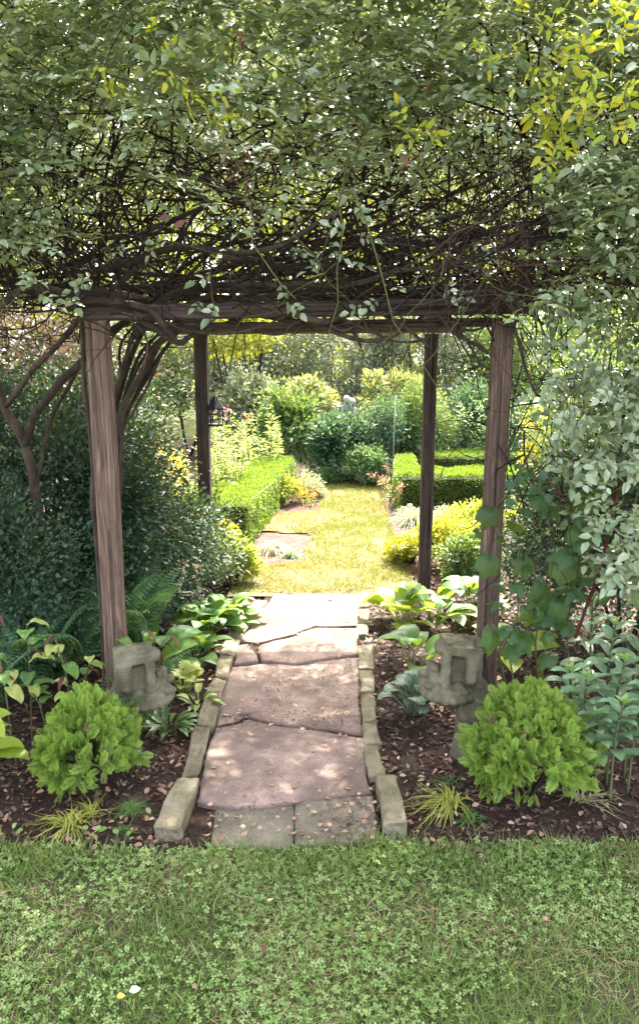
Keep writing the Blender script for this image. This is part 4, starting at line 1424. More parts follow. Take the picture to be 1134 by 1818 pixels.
def globe_conifer(label, base, r, n, bias):
    t = thing('globe_conifer', label, 'conifer', (base[0], base[1], 0), 'round dwarf conifers before the pergola')
    c = np.array((base[0], base[1], r[2] * 0.98))
    gg = Geo()
    K = unit(RNG.normal(size=(75, 3)))
    K[:, 2] = np.where(K[:, 2] < -0.6, np.abs(K[:, 2]), K[:, 2])
    K = unit(K)
    idx = RNG.integers(0, 75, n)
    u = unit(K[idx] + RNG.normal(size=(n, 3)) * 0.17)
    u = u[(u[:, 2] > -0.92) & (vnoise(u, 4.0, 125 + bias) > 0.37)]
    n = len(u)
    rad = RNG.uniform(0.55, 0.97, n) * (0.8 + 0.38 * vnoise(u, 3.6, 120 + bias))
    P = c + u * np.array(r) * rad[:, None] * np.stack([1.03 - 0.42 * np.clip(u[:, 2], 0, 1)] * 2 + [1 + 0 * u[:, 2]], -1)
    P[:, 2] = np.maximum(P[:, 2], 0.03)
    D = unit(u * 0.6 + RNG.normal(size=(n, 3)) * 0.5 + np.stack([0 * u[:, 2], 0 * u[:, 2] - 0.05, 0.3 + 0.35 * u[:, 2]], -1))
    Nn = unit(np.cross(D, RNG.normal(size=(n, 3)) * 0.5 + [0, 0, 1]) + u * 0.45)
    s = RNG.uniform(0.03, 0.064, n)
    for j in (0, 1):
        q = np.arange(n) % 2 == j
        gg.scatter(SPR[j], P[q], frames(D[q], Nn[q]), s[q])
    part('foliage', gg.mesh('foliage', M['arbor'], False), t, kind='stuff')
    for a in np.arange(7) * 0.9:
        e = c + np.array((math.cos(a) * r[0] * 0.6, math.sin(a) * r[1] * 0.6, 0.05 * math.sin(3 * a)))
        stem_part([(base[0], base[1], -0.02), (base[0] + math.cos(a) * 0.05, base[1] + math.sin(a) * 0.05, 0.09), e], 0.008, 0.003, M['twig'], t, 'branch', 5, 4)
    gg = Geo()
    k = 26
    pp_ = c + rdirs(k) * np.array(r) * 0.62
    gg.scatter(SPR[0], pp_, frames(rdirs(k), rdirs(k)), RNG.uniform(0.04, 0.07, k))
    part('dead_sprays', gg.mesh('dead_sprays', M['straw'], False), t, kind='stuff')
    return t


gl = G(160, 1405)
gr = G(930, 1418)
globe_conifer('small round bright green conifer before the left post', (gl[0], gl[1] + 0.03, 0), (0.185, 0.18, 0.178), 2900, 1)
globe_conifer('larger round bright green conifer before the right post', (gr[0] + 0.015, gr[1] + 0.0, 0), (0.222, 0.213, 0.213), 4000, 4)

# ------------------------------------------------------------------ stone statues
def remeshed(name, build, voxel, mat, smooth_it=4, xform=None, disp=0.0):
    bm = bmesh.new()
    build(bm)
    me = bpy.data.meshes.new(name + '_raw')
    bm.to_mesh(me)
    bm.free()
    o = bpy.data.objects.new(name + '_raw', me)
    COL.objects.link(o)
    md = o.modifiers.new('r', 'REMESH')
    md.mode = 'VOXEL'
    md.voxel_size = voxel
    md.use_smooth_shade = True
    sm = o.modifiers.new('s', 'SMOOTH')
    sm.factor = 0.5
    sm.iterations = smooth_it
    dg = bpy.context.evaluated_depsgraph_get()
    out = bpy.data.meshes.new_from_object(o.evaluated_get(dg))
    bpy.data.objects.remove(o)
    bpy.data.meshes.remove(me)
    out.name = name
    if disp:
        co = np.zeros(len(out.vertices) * 3, np.float32)
        out.vertices.foreach_get('co', co)
        co = co.reshape(-1, 3)
        nz = np.stack([vnoise(co, 38, 130 + i) + 0.5 * vnoise(co, 90, 140 + i) - 0.75 for i in range(3)], -1) * disp
        out.vertices.foreach_set('co', (co + nz).astype(np.float32).ravel())
        out.update()
    out.materials.clear()
    out.materials.append(mat)
    for p in out.polygons:
        p.use_smooth = True
    return out


def ball(bm, c, r, rot=None, seg=14):
    r = (r, r, r) if np.isscalar(r) else r
    Mx = Matrix.Translation(Vector(c)) @ (rot or Matrix.Identity(4)) @ Matrix.Diagonal((*r, 1))
    bmesh.ops.create_uvsphere(bm, u_segments=seg, v_segments=max(6, seg // 2 + 2), radius=1, matrix=Mx)


def brick(bm, c, s, rot=None):
    Mx = Matrix.Translation(Vector(c)) @ (rot or Matrix.Identity(4)) @ Matrix.Diagonal((*s, 1))
    bmesh.ops.create_cube(bm, size=1, matrix=Mx)


def limb(bm, a, b, r0, r1, n=7):
    a, b = Vector(a), Vector(b)
    for i in range(n + 1):
        f = i / n
        ball(bm, a.lerp(b, f), r0 + (r1 - r0) * f, seg=12)


def bust(bm):
    """carved bust: head towards -x (the path), shoulder and back to +x; z = 0 on the ground, front to -y"""
    k = 0.374e-3
    Z = lambda y: (1400 - y) * k
    X = lambda x: (x - 520) * k
    # body: the chest swells out from the neck, narrows to a waist and ends in a block
    limb(bm, (X(585), 0.0, Z(720)), (X(660), -0.01, Z(950)), 0.058, 0.088, 7)
    limb(bm, (X(660), -0.01, Z(950)), (X(590), 0.0, Z(1150)), 0.088, 0.05, 7)
    limb(bm, (X(575), 0, Z(1130)), (X(560), 0, Z(1330)), 0.05, 0.045, 5)
    ball(bm, (X(745), 0.0, Z(990)), (0.066, 0.075, 0.08))
    limb(bm, (X(562), 0, Z(1300)), (X(548), 0, -0.06), 0.046, 0.06, 6)
    limb(bm, (X(560), 0, Z(640)), (X(580), 0, Z(820)), 0.056, 0.06, 5)
    # chin bowl under the collar, with ridges
    for i in range(6):
        f = i / 5
        ball(bm, (X(330 + 70 * f), -0.02, Z(815 + 95 * f)), (0.082 - 0.034 * f, 0.08 - 0.034 * f, 0.013))
    # head block, hollowed by the space between brow, trunk and ear
    brick(bm, (X(480), 0.012, Z(480)), (0.14, 0.125, 0.17))
    ball(bm, (X(470), 0.0, Z(300)), (0.08, 0.085, 0.04))
    brick(bm, (X(445), -0.01, Z(280)), (0.14, 0.15, 0.034), Matrix.Rotation(0.05, 4, 'Y'))
    ball(bm, (X(262), -0.05, Z(262)), (0.028, 0.05, 0.028))
    for i in range(15):
        f = i / 14
        ball(bm, (X(312 + 5 * math.sin(i * 1.3)), -0.078, Z(290 + 420 * f)), (0.023, 0.024, 0.0105), Matrix.Rotation(0.55, 4, 'Y'))
    for i in range(8):
        ball(bm, (X(585 - 2 * i), -0.07, Z(330 + 36 * i)), (0.033 - 0.001 * i, 0.034, 0.022))
    brick(bm, (X(650), -0.01, Z(460)), (0.022, 0.14, 0.16))
    # leafy cluster at the mouth
    ball(bm, (X(215), -0.02, Z(650)), (0.05, 0.06, 0.062))
    for i in range(16):
        a = i * 2.4
        h = -0.9 + 1.8 * i / 15
        q = math.sqrt(1 - h * h)
        ball(bm, (X(215) + 0.055 * q * math.cos(a), -0.02 + 0.066 * q * math.sin(a), Z(650) + 0.062 * h), (0.02, 0.02, 0.017))
    ball(bm, (X(445), -0.06, Z(700)), (0.03, 0.03, 0.028))
    # collar of rounded petals, two rows
    for row in range(2):
        for i in range(9):
            f = (i + 0.5 * row) / 9
            a = -3.05 + 2.95 * f
            ball(bm, (X(360) + (0.094 - 0.012 * row) * math.cos(a), -0.012 + (0.098 - 0.012 * row) * math.sin(a), Z(785 - 62 * row)), (0.024, 0.02, 0.0185))


bm_mesh = remeshed('carved_bust', bust, 0.0042, M['statue'], 1, disp=0.002)
sr = at(808, 1300, 2.86)
single('stone_statue', bm_mesh, 'mossy carved stone statue against the right post', 'statue', 'pair of carved stone statues',
       M=Matrix.Translation((sr[0] + 0.018, 2.82, 0.055)) @ Matrix.Rotation(-0.1, 4, 'Z') @ Matrix.Scale(1.0, 4))
sl = at(262, 1250, 2.86)
mm_ = bm_mesh.copy()
mm_.transform(Matrix.Diagonal((-1, 1, 1, 1)))
mm_.flip_normals()
single('stone_statue', mm_, 'dark weathered carved stone statue against the left post', 'statue', 'pair of carved stone statues',
       M=Matrix.Translation((sl[0] - 0.06, 2.84, 0.02)) @ Matrix.Rotation(0.3, 4, 'Z') @ Matrix.Scale(0.97, 4))


def putti(bm):
    """two small seated children leaning together on a rock"""
    for sg, h in ((-1, 0.03), (1, 0.0)):
        x = sg * 0.055
        limb(bm, (x * 1.1, 0, 0.1), (x * 0.75, 0, 0.22 + h), 0.05, 0.042, 5)
        ball(bm, (x * 0.55, -0.01, 0.305 + h), (0.04, 0.042, 0.046))
        ball(bm, (x * 0.6, 0.012, 0.318 + h), (0.043, 0.038, 0.042))
        limb(bm, (x * 1.45, 0, 0.225 + h), (x * 1.6, -0.04, 0.15), 0.021, 0.017, 5)
        limb(bm, (x * 1.6, -0.04, 0.15), (x * 0.1, -0.07, 0.17), 0.017, 0.014, 5)
        limb(bm, (x * 1.2, -0.02, 0.09), (x * 1.1, -0.12, 0.085), 0.034, 0.027, 5)
        limb(bm, (x * 1.1, -0.12, 0.085), (x * 0.9, -0.12, -0.03), 0.025, 0.017, 5)
        ball(bm, (x * 0.9, -0.145, -0.035), (0.017, 0.03, 0.013))
    ball(bm, (0, 0.02, 0.02), (0.13, 0.11, 0.055))


pc = at(620, 740, 9.6)
pt = thing('cherub_statue', 'pale stone statue of two embracing children above the dark border', 'statue', (pc[0], 9.6, 0))
zs = at(620, 706, 9.6)[2] - 0.44
part('figures', remeshed('figures', putti, 0.008, M['palestone'], 3), pt, Matrix.Translation((pc[0], 9.6, zs + 0.05)) @ Matrix.Scale(1.08, 4))
g = Geo()
for z0, z1, w0, w1 in ((0, 0.1, 0.16, 0.16), (0.1, zs - 0.1, 0.11, 0.1), (zs - 0.1, zs + 0.03, 0.13, 0.14)):
    g.tubes(np.array([[(pc[0], 9.6, z0), (pc[0], 9.6, z1)]]), np.array([[w0, w1]]), 12)
part('pedestal', g.mesh('pedestal', M['palestone'], False), pt)

# ------------------------------------------------------------------ planting under and beside the pergola
HOS = hosta_set(M['hosta'])
HOG = hosta_set(M['hosta_gold'], 0.17, 0.12, 0.15)
HOL = hosta_set(M['hosta'], 0.2, 0.15, 0.17, 9, 0.003)


def gp(px, py):
    p = G(px, py)
    return (p[0], p[1], 0.0)


rosette('hosta', 'green hosta beside the far left edging stones', 'hosta', gp(405, 1112), HOS, 26, 0.6, 1.0, 'hostas by the path')
rosette('hosta', 'green hosta between the left edging and the dark fern bank', 'hosta', gp(368, 1132), HOS, 26, 0.65, 1.05, 'hostas by the path')
rosette('hosta', 'green hosta next to the lime leaved plant on the left', 'hosta', gp(345, 1176), HOS, 20, 0.55, 0.9, 'hostas by the path')
rosette('hosta', 'broad dark hosta behind the left statue', 'hosta', gp(262, 1200), HOL, 11, 0.8, 1.1, 'hostas by the path')
rosette('hosta', 'sunlit golden hosta at the far right end of the path', 'hosta', gp(712, 1112), HOG, 18, 0.7, 1.05, 'hostas by the path')
rosette('hosta', 'sunlit broad hosta before the far right post', 'hosta', gp(772, 1108), HOL, 15, 0.75, 1.05, 'hostas by the path')
rosette('hosta', 'green hosta with one large ribbed leaf before the right statue', 'hosta', gp(735, 1188), HOL, 9, 0.6, 0.9, 'hostas by the path')
rosette('hosta', 'hosta behind the right front post', 'hosta', gp(900, 1178), HOG, 10, 0.7, 1.0, 'hostas by the path')
rosette('hosta', 'hosta in the sun right of the far right post', 'hosta', gp(838, 1080), HOS, 12, 0.8, 1.1, 'hostas by the path')
# lime plant by the left edging
LIM = [blade_leaf(0.06, 0.058, 0.09, 70, -10, 0.1, 5, 0.001, 0.2, mat=M['lime'], wave=0.05), blade_leaf(0.05, 0.055, 0.11, 80, -30, 0.1, 5, 0.001, 0.2, mat=M['lime'], wave=0.05)]
rosette('coral_bells', 'small lime green rounded plant right of the left statue', 'plant', gp(328, 1232), LIM, 26, 0.7, 1.1)
# silver veined heart leaves
BRU = [blade_leaf(0.09, 0.085, 0.12, 68, -35, 0.12, 0, 0, 0.25, mat=M['brunnera'], edge='veins', nl=14, nw=14), blade_leaf(0.08, 0.075, 0.14, 78, -50, 0.12, 0, 0, 0.25, mat=M['brunnera'], edge='veins', nl=14, nw=14, wave=0.04)]
rosette('silver_leaf_plant', 'silvery heart leaved plant with green veins right of the path', 'plant', gp(732, 1268), BRU, 22, 0.75, 1.15)
# low dark plants right of the left edging
LOWP = [blade_leaf(0.1, 0.035, 0.05, 50, -20, 0.2, mat=M['midgreen']), blade_leaf(0.12, 0.03, 0.04, 65, -30, 0.2, mat=M['midgreen'])]
rosette('low_leafy_plant', 'low dark leafy plant below the left statue', 'plant', gp(300, 1300), LOWP, 22, 0.7, 1.1)
rosette('low_leafy_plant', 'small plant with yellowing leaves leaning on the left edging', 'plant', gp(352, 1262), [blade_leaf(0.09, 0.035, 0.07, 70, -40, 0.2, mat=M['lime']), LOWP[0]], 12, 0.6, 1.0)
# large gold leaves entering at the left edge
BIG = [blade_leaf(0.2, 0.13, 0.24, 68, -35, 0.2, 9, 0.003, 0.12, mat=M['hosta_gold'], wave=0.03, pr=0.004), blade_leaf(0.18, 0.12, 0.3, 76, -45, 0.2, 9, 0.003, 0.12, mat=M['hosta_gold'], pr=0.004)]
rosette('large_gold_hosta', 'large yellow green hosta at the left rim of the bed', 'hosta', gp(-70, 1420), BIG, 17, 0.7, 1.05)
# wilting plant at the left
wt = thing('wilting_plant', 'wilting plant with browned hanging leaves behind the left conifer', 'plant', gp(110, 1345))
WL = blade_leaf(0.085, 0.055, 0.02, 30, -70, 0.2, 5, 0.002, 0.1, mat=M['lime'], wave=0.08)
WG = blade_leaf(0.09, 0.055, 0.03, 40, -60, 0.2, 5, 0.002, 0.1, mat=M['hosta'], wave=0.08)
WB = blade_leaf(0.07, 0.02, 0.0, -30, -95, 0.6, mat=M['redleaf'], wave=0.1)
for (bx, by, tops) in ((60, 1350, (48, 1110)), (110, 1345, (95, 1130)), (165, 1330, (210, 1120)), (140, 1335, (160, 1170)), (190, 1320, (258, 1120)), (90, 1350, (15, 1180)), (215, 1310, (300, 1130)), (30, 1360, (-10, 1090))):
    b = G(bx, by)
    e = at(tops[0], tops[1], b[1] + 0.05)
    pts = [b, b * 0.5 + e * 0.5 + RNG.normal(size=3) * 0.03, e]
    st = stem_part(pts, 0.004, 0.0025, M['greentwig'], wt, sub=6, sides=5, wob=0.02)
    sp_ = smooth_path(pts, 6)
    for j in range(9):
        p = sp_[min(len(sp_) - 1, int(len(sp_) * (0.5 + 0.055 * j)))]
        rr = RNG.random()
        me = WB if rr < 0.33 else (WL if rr < 0.72 else WG)
        Mx = Matrix.Translation(Vector(p)) @ Matrix.Rotation(RNG.uniform(0, 2 * PI), 4, 'Z') @ Matrix.Rotation(RNG.uniform(-0.2, 0.4), 4, 'X') @ Matrix.Scale(RNG.uniform(0.7, 1.2), 4)
        part('leaf', me, st, Mx, world_child=True)


# ferns
def frond_mesh(L_=0.5, pairs=24, phi0=72, phi1=-5, w=0.11):
    k = 22
    s = np.linspace(0, 1, k)
    ph = np.radians(phi0 + (phi1 - phi0) * s ** 1.4)
    mid = [np.zeros(3)]
    for i in range(1, k):
        mid.append(mid[-1] + L_ / (k - 1) * np.array((0, math.cos(ph[i]), math.sin(ph[i]))))
    mid = np.array(mid)
    gg = Geo()
    gg.tubes(mid[None], (0.0028 * (1 - 0.8 * s))[None], 4)
    # toothed pinna
    V, T = [(0, 0, 0)], []
    m = 7
    for i in range(m):
        f0, f1, f2 = i / m, (i + 0.75) / m, (i + 1) / m
        h = 0.16 * (1 - f0) ** 0.6
        j = len(V)
        V += [(0, f0, 0), (h, f1, 0.01), (0, f2, -0.02 * i), (-h, f1, 0.01)]
        T += [(j, j + 1, j + 2), (j, j + 2, j + 3)]
    P_ = tmpl(V, (), T)
    pos, dd, nn, ss = [], [], [], []
    for i in range(pairs):
        f = 0.18 + 0.8 * i / pairs
        p = np.array([np.interp(f, s, mid[:, a]) for a in range(3)])
        phi = np.interp(f, s, ph)
        tn = np.array((0, math.cos(phi), math.sin(phi)))
        nr = np.array((0, -math.sin(phi), math.cos(phi)))
        ln = w * math.sin(PI * (0.1 + 0.9 * f) ** 0.75) + 0.008
        for sg in (-1, 1):
            pos.append(p)
            dd.append(unit(np.array((sg, 0, 0)) + tn * 0.35 - nr * 0.15))
            nn.append(nr)
            ss.append(ln)
    gg.scatter(P_, np.array(pos), frames(np.array(dd), np.array(nn)), np.array(ss))
    return gg.mesh('frond', M['fern'])


FRO = [frond_mesh(0.56, 24, 84, 15, 0.12), frond_mesh(0.5, 22, 86, -20, 0.11), frond_mesh(0.6, 26, 74, 5, 0.125)]


def fern(label, base, n, s0, s1):
    t = thing('fern', label, 'fern', base, 'ferns by the left post')
    for i in range(n):
        yaw = i * 2.4 + RNG.uniform(-0.3, 0.3)
        place_leaf(FRO[i % 3], t, (base[0], base[1], 0.02), yaw, RNG.uniform(s0, s1), RNG.uniform(-0.2, 0.25), RNG.uniform(-0.3, 0.3), 'frond')


fern('dark fern with arching fronds left of the left front post', gp(110, 1225), 15, 0.9, 1.25)
fern('dark fern close behind the left front post', gp(215, 1185), 13, 0.9, 1.25)
fern('small fern leaning over the left statue', (-0.80, 2.96, 0), 9, 0.6, 0.85)
fern('fern in the shade at the left edge of the bed', gp(10, 1260), 13, 0.8, 1.15)


# sedge tufts
def tuft(name, label, base, n, L_, mat, w=0.003, lean=(0, 0), group='grass tufts in the bark bed', up=0.9):
    t = thing(name, label, 'grass tuft', base, group)
    base = np.array(base, float)
    k = 7
    s = np.linspace(0, 1, k)
    yaw = RNG.uniform(0, 2 * PI, n)
    ln = L_ * RNG.uniform(0.6, 1.1, n)
    el = RNG.uniform(0.5, 1.35, n)
    dr = np.stack([np.cos(yaw) * np.cos(el) + lean[0], np.sin(yaw) * np.cos(el) + lean[1], np.sin(el) * up], -1)
    P = base + RNG.normal(size=(n, 3))[:, None] * [0.012, 0.012, 0] + dr[:, None] * (ln[:, None] * s[None])[..., None]
    P[..., 2] -= (ln * 0.75)[:, None] * (s ** 2.2)[None]
    P[..., 2] = np.maximum(P[..., 2], 0.008 + 0.004 * RNG.random(n)[:, None])
    sd = unit(np.cross(dr, [0, 0, 1]))
    W = (w * (1 - s ** 2 * 0.85))[None, :, None] * sd[:, None]
    V = np.stack([P - W, P + W], 2).reshape(n, k * 2, 3)
    i = np.arange(k - 1) * 2
    Q = np.stack([i, i + 1, i + 3, i + 2], -1)
    gg = Geo()
    gg.add(V.reshape(-1, 3), (Q[None] + (np.arange(n) * k * 2)[:, None, None]).reshape(-1, 4), rnd=np.repeat(RNG.random(n), k * 2))
    part('blades', gg.mesh('blades', mat), t, kind='stuff')
    return t


tuft('sedge_tuft', 'golden sedge tuft before the small left conifer', gp(128, 1468), 75, 0.2, M['sedge'], 0.0024, (-0.1, -0.1))
tuft('sedge_tuft', 'small golden tuft right of the sedge by the left conifer', gp(168, 1445), 30, 0.14, M['sedge'], 0.0022)
tuft('sedge_tuft', 'fine green sedge tuft left of the big left edging stone', gp(232, 1442), 110, 0.13, M['sedge_green'], 0.0014)
tuft('sedge_tuft', 'tiny green tuft near the lawn left of the edging', gp(222, 1478), 45, 0.08, M['sedge_green'], 0.0013)
tuft('sedge_tuft', 'golden sedge tuft left of the larger conifer', gp(800, 1432), 95, 0.21, M['sedge'], 0.0024, (-0.25, -0.1))
tuft('sedge_tuft', 'small sedge tuft at the left foot of the larger conifer', gp(835, 1458), 40, 0.12, M['sedge_green'], 0.002)
tuft('sedge_tuft', 'pale dry sedge tuft right of the larger conifer', gp(1030, 1425), 26, 0.2, M['pale_grass'], 0.0022, (0.25, 0))
tuft('sedge_tuft', 'fine tuft by the foot of the right statue', gp(800, 1395), 50, 0.14, M['sedge_green'], 0.0016)
# seedlings in the bed
SEED = [blade_leaf(0.02, 0.022, 0.03, 75, 0, 0.05, 0, 0, 0.2, nl=6, nw=4, mat=M['clover'], pr=0.0008)]
rosette('seedling', 'round leaved seedling between the golden tufts', 'seedling', gp(158, 1492), SEED, 6, 0.8, 1.3, 'seedlings in the bark')
rosette('seedling', 'round leaved seedling left of the golden sedge', 'seedling', gp(14, 1488), SEED, 5, 0.8, 1.2, 'seedlings in the bark')
rosette('seedling', 'tiny seedling beside the big left edging stone', 'seedling', gp(215, 1500), SEED, 5, 0.6, 1.0, 'seedlings in the bark')

# fleshy sedum at the right edge
SED = [blade_leaf(0.125, 0.052, 0.008, 45, -25, 0.22, mat=M['sedum'], prof=0.95, nl=8, nw=6), blade_leaf(0.11, 0.048, 0.006, 58, -5, 0.25, mat=M['sedum'], prof=0.95, nl=8, nw=6)]
SEDT = blade_leaf(0.042, 0.018, 0.0, 75, 40, 0.3, mat=M['sedumtop'], prof=0.95, nl=5, nw=4)
sd = thing('stonecrop', 'tall fleshy grey green stonecrop right of the larger conifer', 'plant', gp(1085, 1360))
for (px, py, Y, bx) in ((1040, 1205, 2.52, 1060), (1108, 1175, 2.55, 1090), (1090, 1110, 2.62, 1085), (1140, 1130, 2.6, 1120), (1150, 1215, 2.5, 1130), (1060, 1270, 2.47, 1075), (1105, 1250, 2.45, 1100), (1050, 1065, 2.72, 1070),
                        (1180, 1170, 2.6, 1150), (1200, 1090, 2.7, 1160), (1190, 1250, 2.48, 1160), (1010, 1190, 2.6, 1050)):
    e = at(px, py, Y)
    b = np.array((at(bx, 1340, Y)[0], Y + 0.05, 0.0))
    pts = [b, b * 0.4 + e * 0.6 + (0, 0.03, 0), e]
    st = stem_part(pts, 0.005, 0.004, M['greentwig'], sd, sub=6, sides=6, wob=0.01, lump=0)
    sp_ = smooth_path(pts, 10)
    nn_ = 9
    for j in range(nn_):
        p = sp_[int((len(sp_) - 1) * (0.35 + 0.62 * j / (nn_ - 1)))]
        yaw = j * 1.6 + RNG.uniform(-0.2, 0.2)
        for h in (0, PI):
            place_leaf(SED[j % 2], st, p, yaw + h, (1.1 - 0.045 * j) * RNG.uniform(0.85, 1.1), 0.05 * j - 0.2, RNG.uniform(-0.2, 0.2), world_child=True)
    for j in range(8):
        place_leaf(SEDT, st, e, j * 0.9, RNG.uniform(0.6, 1.1), -0.3 + 0.08 * j, 0, world_child=True)


# lobed leaves over the right post
def lobed_leaf(R_, mat, lobes=5, depth=0.35, tooth=0.05, droop=0.25, p=0.06):
    n = 61
    th = np.linspace(-PI * 0.93, PI * 0.93, n)
    r = np.ones(n) * (1 - depth)
    for c, hgt, wd in ((0, 1.0, 0.42), (1.0, 0.88, 0.42), (-1.0, 0.88, 0.42), (2.0, 0.68, 0.5), (-2.0, 0.68, 0.5))[:lobes]:
        r = np.maximum(r, hgt * (1 - depth * np.clip(np.abs(th - c) / wd, 0, 1) ** 1.3))
    r = r * (1 + tooth * np.where(np.arange(n) % 2 == 0, 1, -1))
    gg = Geo()
    V = [(0, 0, 0)]
    for f in (0.45, 1.0):
        for a, q in zip(th, r):
            x, y = math.sin(a) * q * f * R_, math.cos(a) * q * f * R_
            z = -droop * (x * x + y * y) / R_ + 0.05 * R_ * f * math.cos(a * 3.1)
            V.append((x, y, z))
    T = [(0, 1 + i + 1, 1 + i) for i in range(n - 1)]
    Q = [(1 + i, 2 + i, 1 + n + i + 1, 1 + n + i) for i in range(n - 1)]
    gg.add(V, Q, T)
    gg.tubes(np.array([[(0, 0, 0), (0, -p * 0.5, -p * 0.3), (0, -p, -p * 0.75)]]), np.array([[0.0012, 0.0014, 0.0016]]), 4)
    return gg.mesh('leaf', mat)


GRL = [lobed_leaf(0.06, M['grape'], droop=0.5), lobed_leaf(0.055, M['grape'], 3, 0.25, droop=0.6), lobed_leaf(0.064, M['grape'], 5, 0.42, droop=0.9)]
gv = thing('lobed_vine', 'young vine with broad toothed lobed leaves round the right post', 'vine', (0.95, 2.75, 0))
for pts, nlv in (([(0.86, 2.78, 0), at(905, 1180, 2.75), at(920, 1080, 2.72), at(900, 990, 2.72), at(872, 920, 2.75)], 13),
                 ([(0.95, 2.72, 0), at(950, 1160, 2.7), at(975, 1060, 2.68), at(985, 960, 2.68), at(965, 880, 2.7), at(940, 840, 2.72)], 15),
                 ([(1.05, 2.8, 0), at(1010, 1120, 2.78), at(1010, 1000, 2.75), at(1040, 900, 2.75), at(1090, 850, 2.75)], 13),
                 ([(0.88, 2.85, 0), at(880, 1160, 2.8), at(960, 1120, 2.72), at(1020, 1060, 2.7)], 9)):
    st = stem_part(pts, 0.004, 0.002, M['greentwig'], gv, sub=7, sides=5, wob=0.03, lump=0.1)
    sp_ = smooth_path(pts, 10)
    for j in range(nlv):
        p = sp_[int((len(sp_) - 1) * (0.22 + 0.78 * j / (nlv - 1)))] + RNG.normal(size=3) * [0.05, 0.03, 0.03] + [0, -0.04, 0]
        d = unit(RNG.normal(size=3) * 0.8 + [0, -0.5, -0.6])
        nn_ = unit(RNG.normal(size=3) * 0.7 + [0, -0.5, 0.8])
        part('leaf', GRL[j % 3], st, mat4(p, frames(d[None], nn_[None])[0], RNG.uniform(0.45, 1.2)), world_child=True)
for (px, py, s) in ((868, 925, 1.0), (868, 1012, 1.05), (876, 1142, 1.2), (962, 1070, 1.15), (1000, 1020, 1.2), (930, 1015, 0.95), (985, 1085, 1.2), (1030, 960, 1.1)):
    d = unit(np.array((RNG.uniform(-0.4, 0.4), -0.4, -0.9)))
    part('leaf', GRL[int(px) % 3], gv, mat4(at(px, py - 12, 2.66), frames(d[None], np.array([[0, -0.8, 0.7]]) + RNG.normal(size=(1, 3)) * 0.4)[0], s))
stem_part([at(1020, 1130, 2.72), at(1062, 1010, 2.7), at(1085, 930, 2.7), at(1100, 860, 2.72)], 0.007, 0.005, M['redstem'], gv, lump=0.1)
# dark round leaves beside the right post
rl = thing('round_leaved_branch', 'dark round leaved branch hanging right of the right post', 'branch', (0.85, 2.7, 0.95))
RL = [blade_leaf(0.055, 0.045, 0.01, 10, -20, 0.1, mat=M['box_dark'], nl=7, nw=6, prof=0.85), blade_leaf(0.048, 0.036, 0.01, 10, -30, 0.1, mat=M['box_dark'], nl=7, nw=6, prof=0.85)]
stem_part([at(1010, 900, 2.72), at(975, 862, 2.68), at(940, 850, 2.66)], 0.003, 0.0015, M['redstem'], rl, sides=5)
for i, (px, py) in enumerate(((925, 838), (960, 830), (930, 868), (918, 895), (950, 880), (975, 850), (945, 905), (985, 880), (905, 850), (965, 905))):
    d = unit(RNG.normal(size=3) * 0.6 + [-0.4, 0, -0.4])
    part('leaf', RL[i % 2], rl, mat4(at(px, py, 2.66), frames(d[None], np.array([[0.1, -1, 0.5]]) + RNG.normal(size=(1, 3)) * 0.3)[0], 0.85))

# ------------------------------------------------------------------ dark evergreen banks left and right
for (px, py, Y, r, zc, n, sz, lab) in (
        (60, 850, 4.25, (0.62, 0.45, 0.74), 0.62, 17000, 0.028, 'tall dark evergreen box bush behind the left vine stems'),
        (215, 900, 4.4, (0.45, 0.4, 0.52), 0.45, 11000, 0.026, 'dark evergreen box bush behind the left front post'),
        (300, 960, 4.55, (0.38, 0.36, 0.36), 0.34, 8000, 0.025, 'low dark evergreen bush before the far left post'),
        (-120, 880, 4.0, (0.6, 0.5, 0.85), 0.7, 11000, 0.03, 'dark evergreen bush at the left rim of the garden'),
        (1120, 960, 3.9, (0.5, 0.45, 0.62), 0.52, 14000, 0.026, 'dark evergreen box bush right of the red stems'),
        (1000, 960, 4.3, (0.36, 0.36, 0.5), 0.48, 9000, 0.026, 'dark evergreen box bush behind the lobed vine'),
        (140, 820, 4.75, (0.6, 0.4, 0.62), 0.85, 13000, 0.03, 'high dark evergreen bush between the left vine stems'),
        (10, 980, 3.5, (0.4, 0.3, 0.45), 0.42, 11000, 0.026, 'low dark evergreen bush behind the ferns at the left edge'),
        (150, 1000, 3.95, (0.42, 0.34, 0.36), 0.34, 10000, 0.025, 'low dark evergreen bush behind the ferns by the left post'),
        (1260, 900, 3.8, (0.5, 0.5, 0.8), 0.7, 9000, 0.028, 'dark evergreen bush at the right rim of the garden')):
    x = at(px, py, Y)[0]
    shrub('box_bush', lab, 'bush', (x, Y, 0), r, zc, n, sz, M['box_dark'], SIMPLE, 'dark evergreen bushes', 4, 60, 0.5, 0.17, 0.7, 0.012)
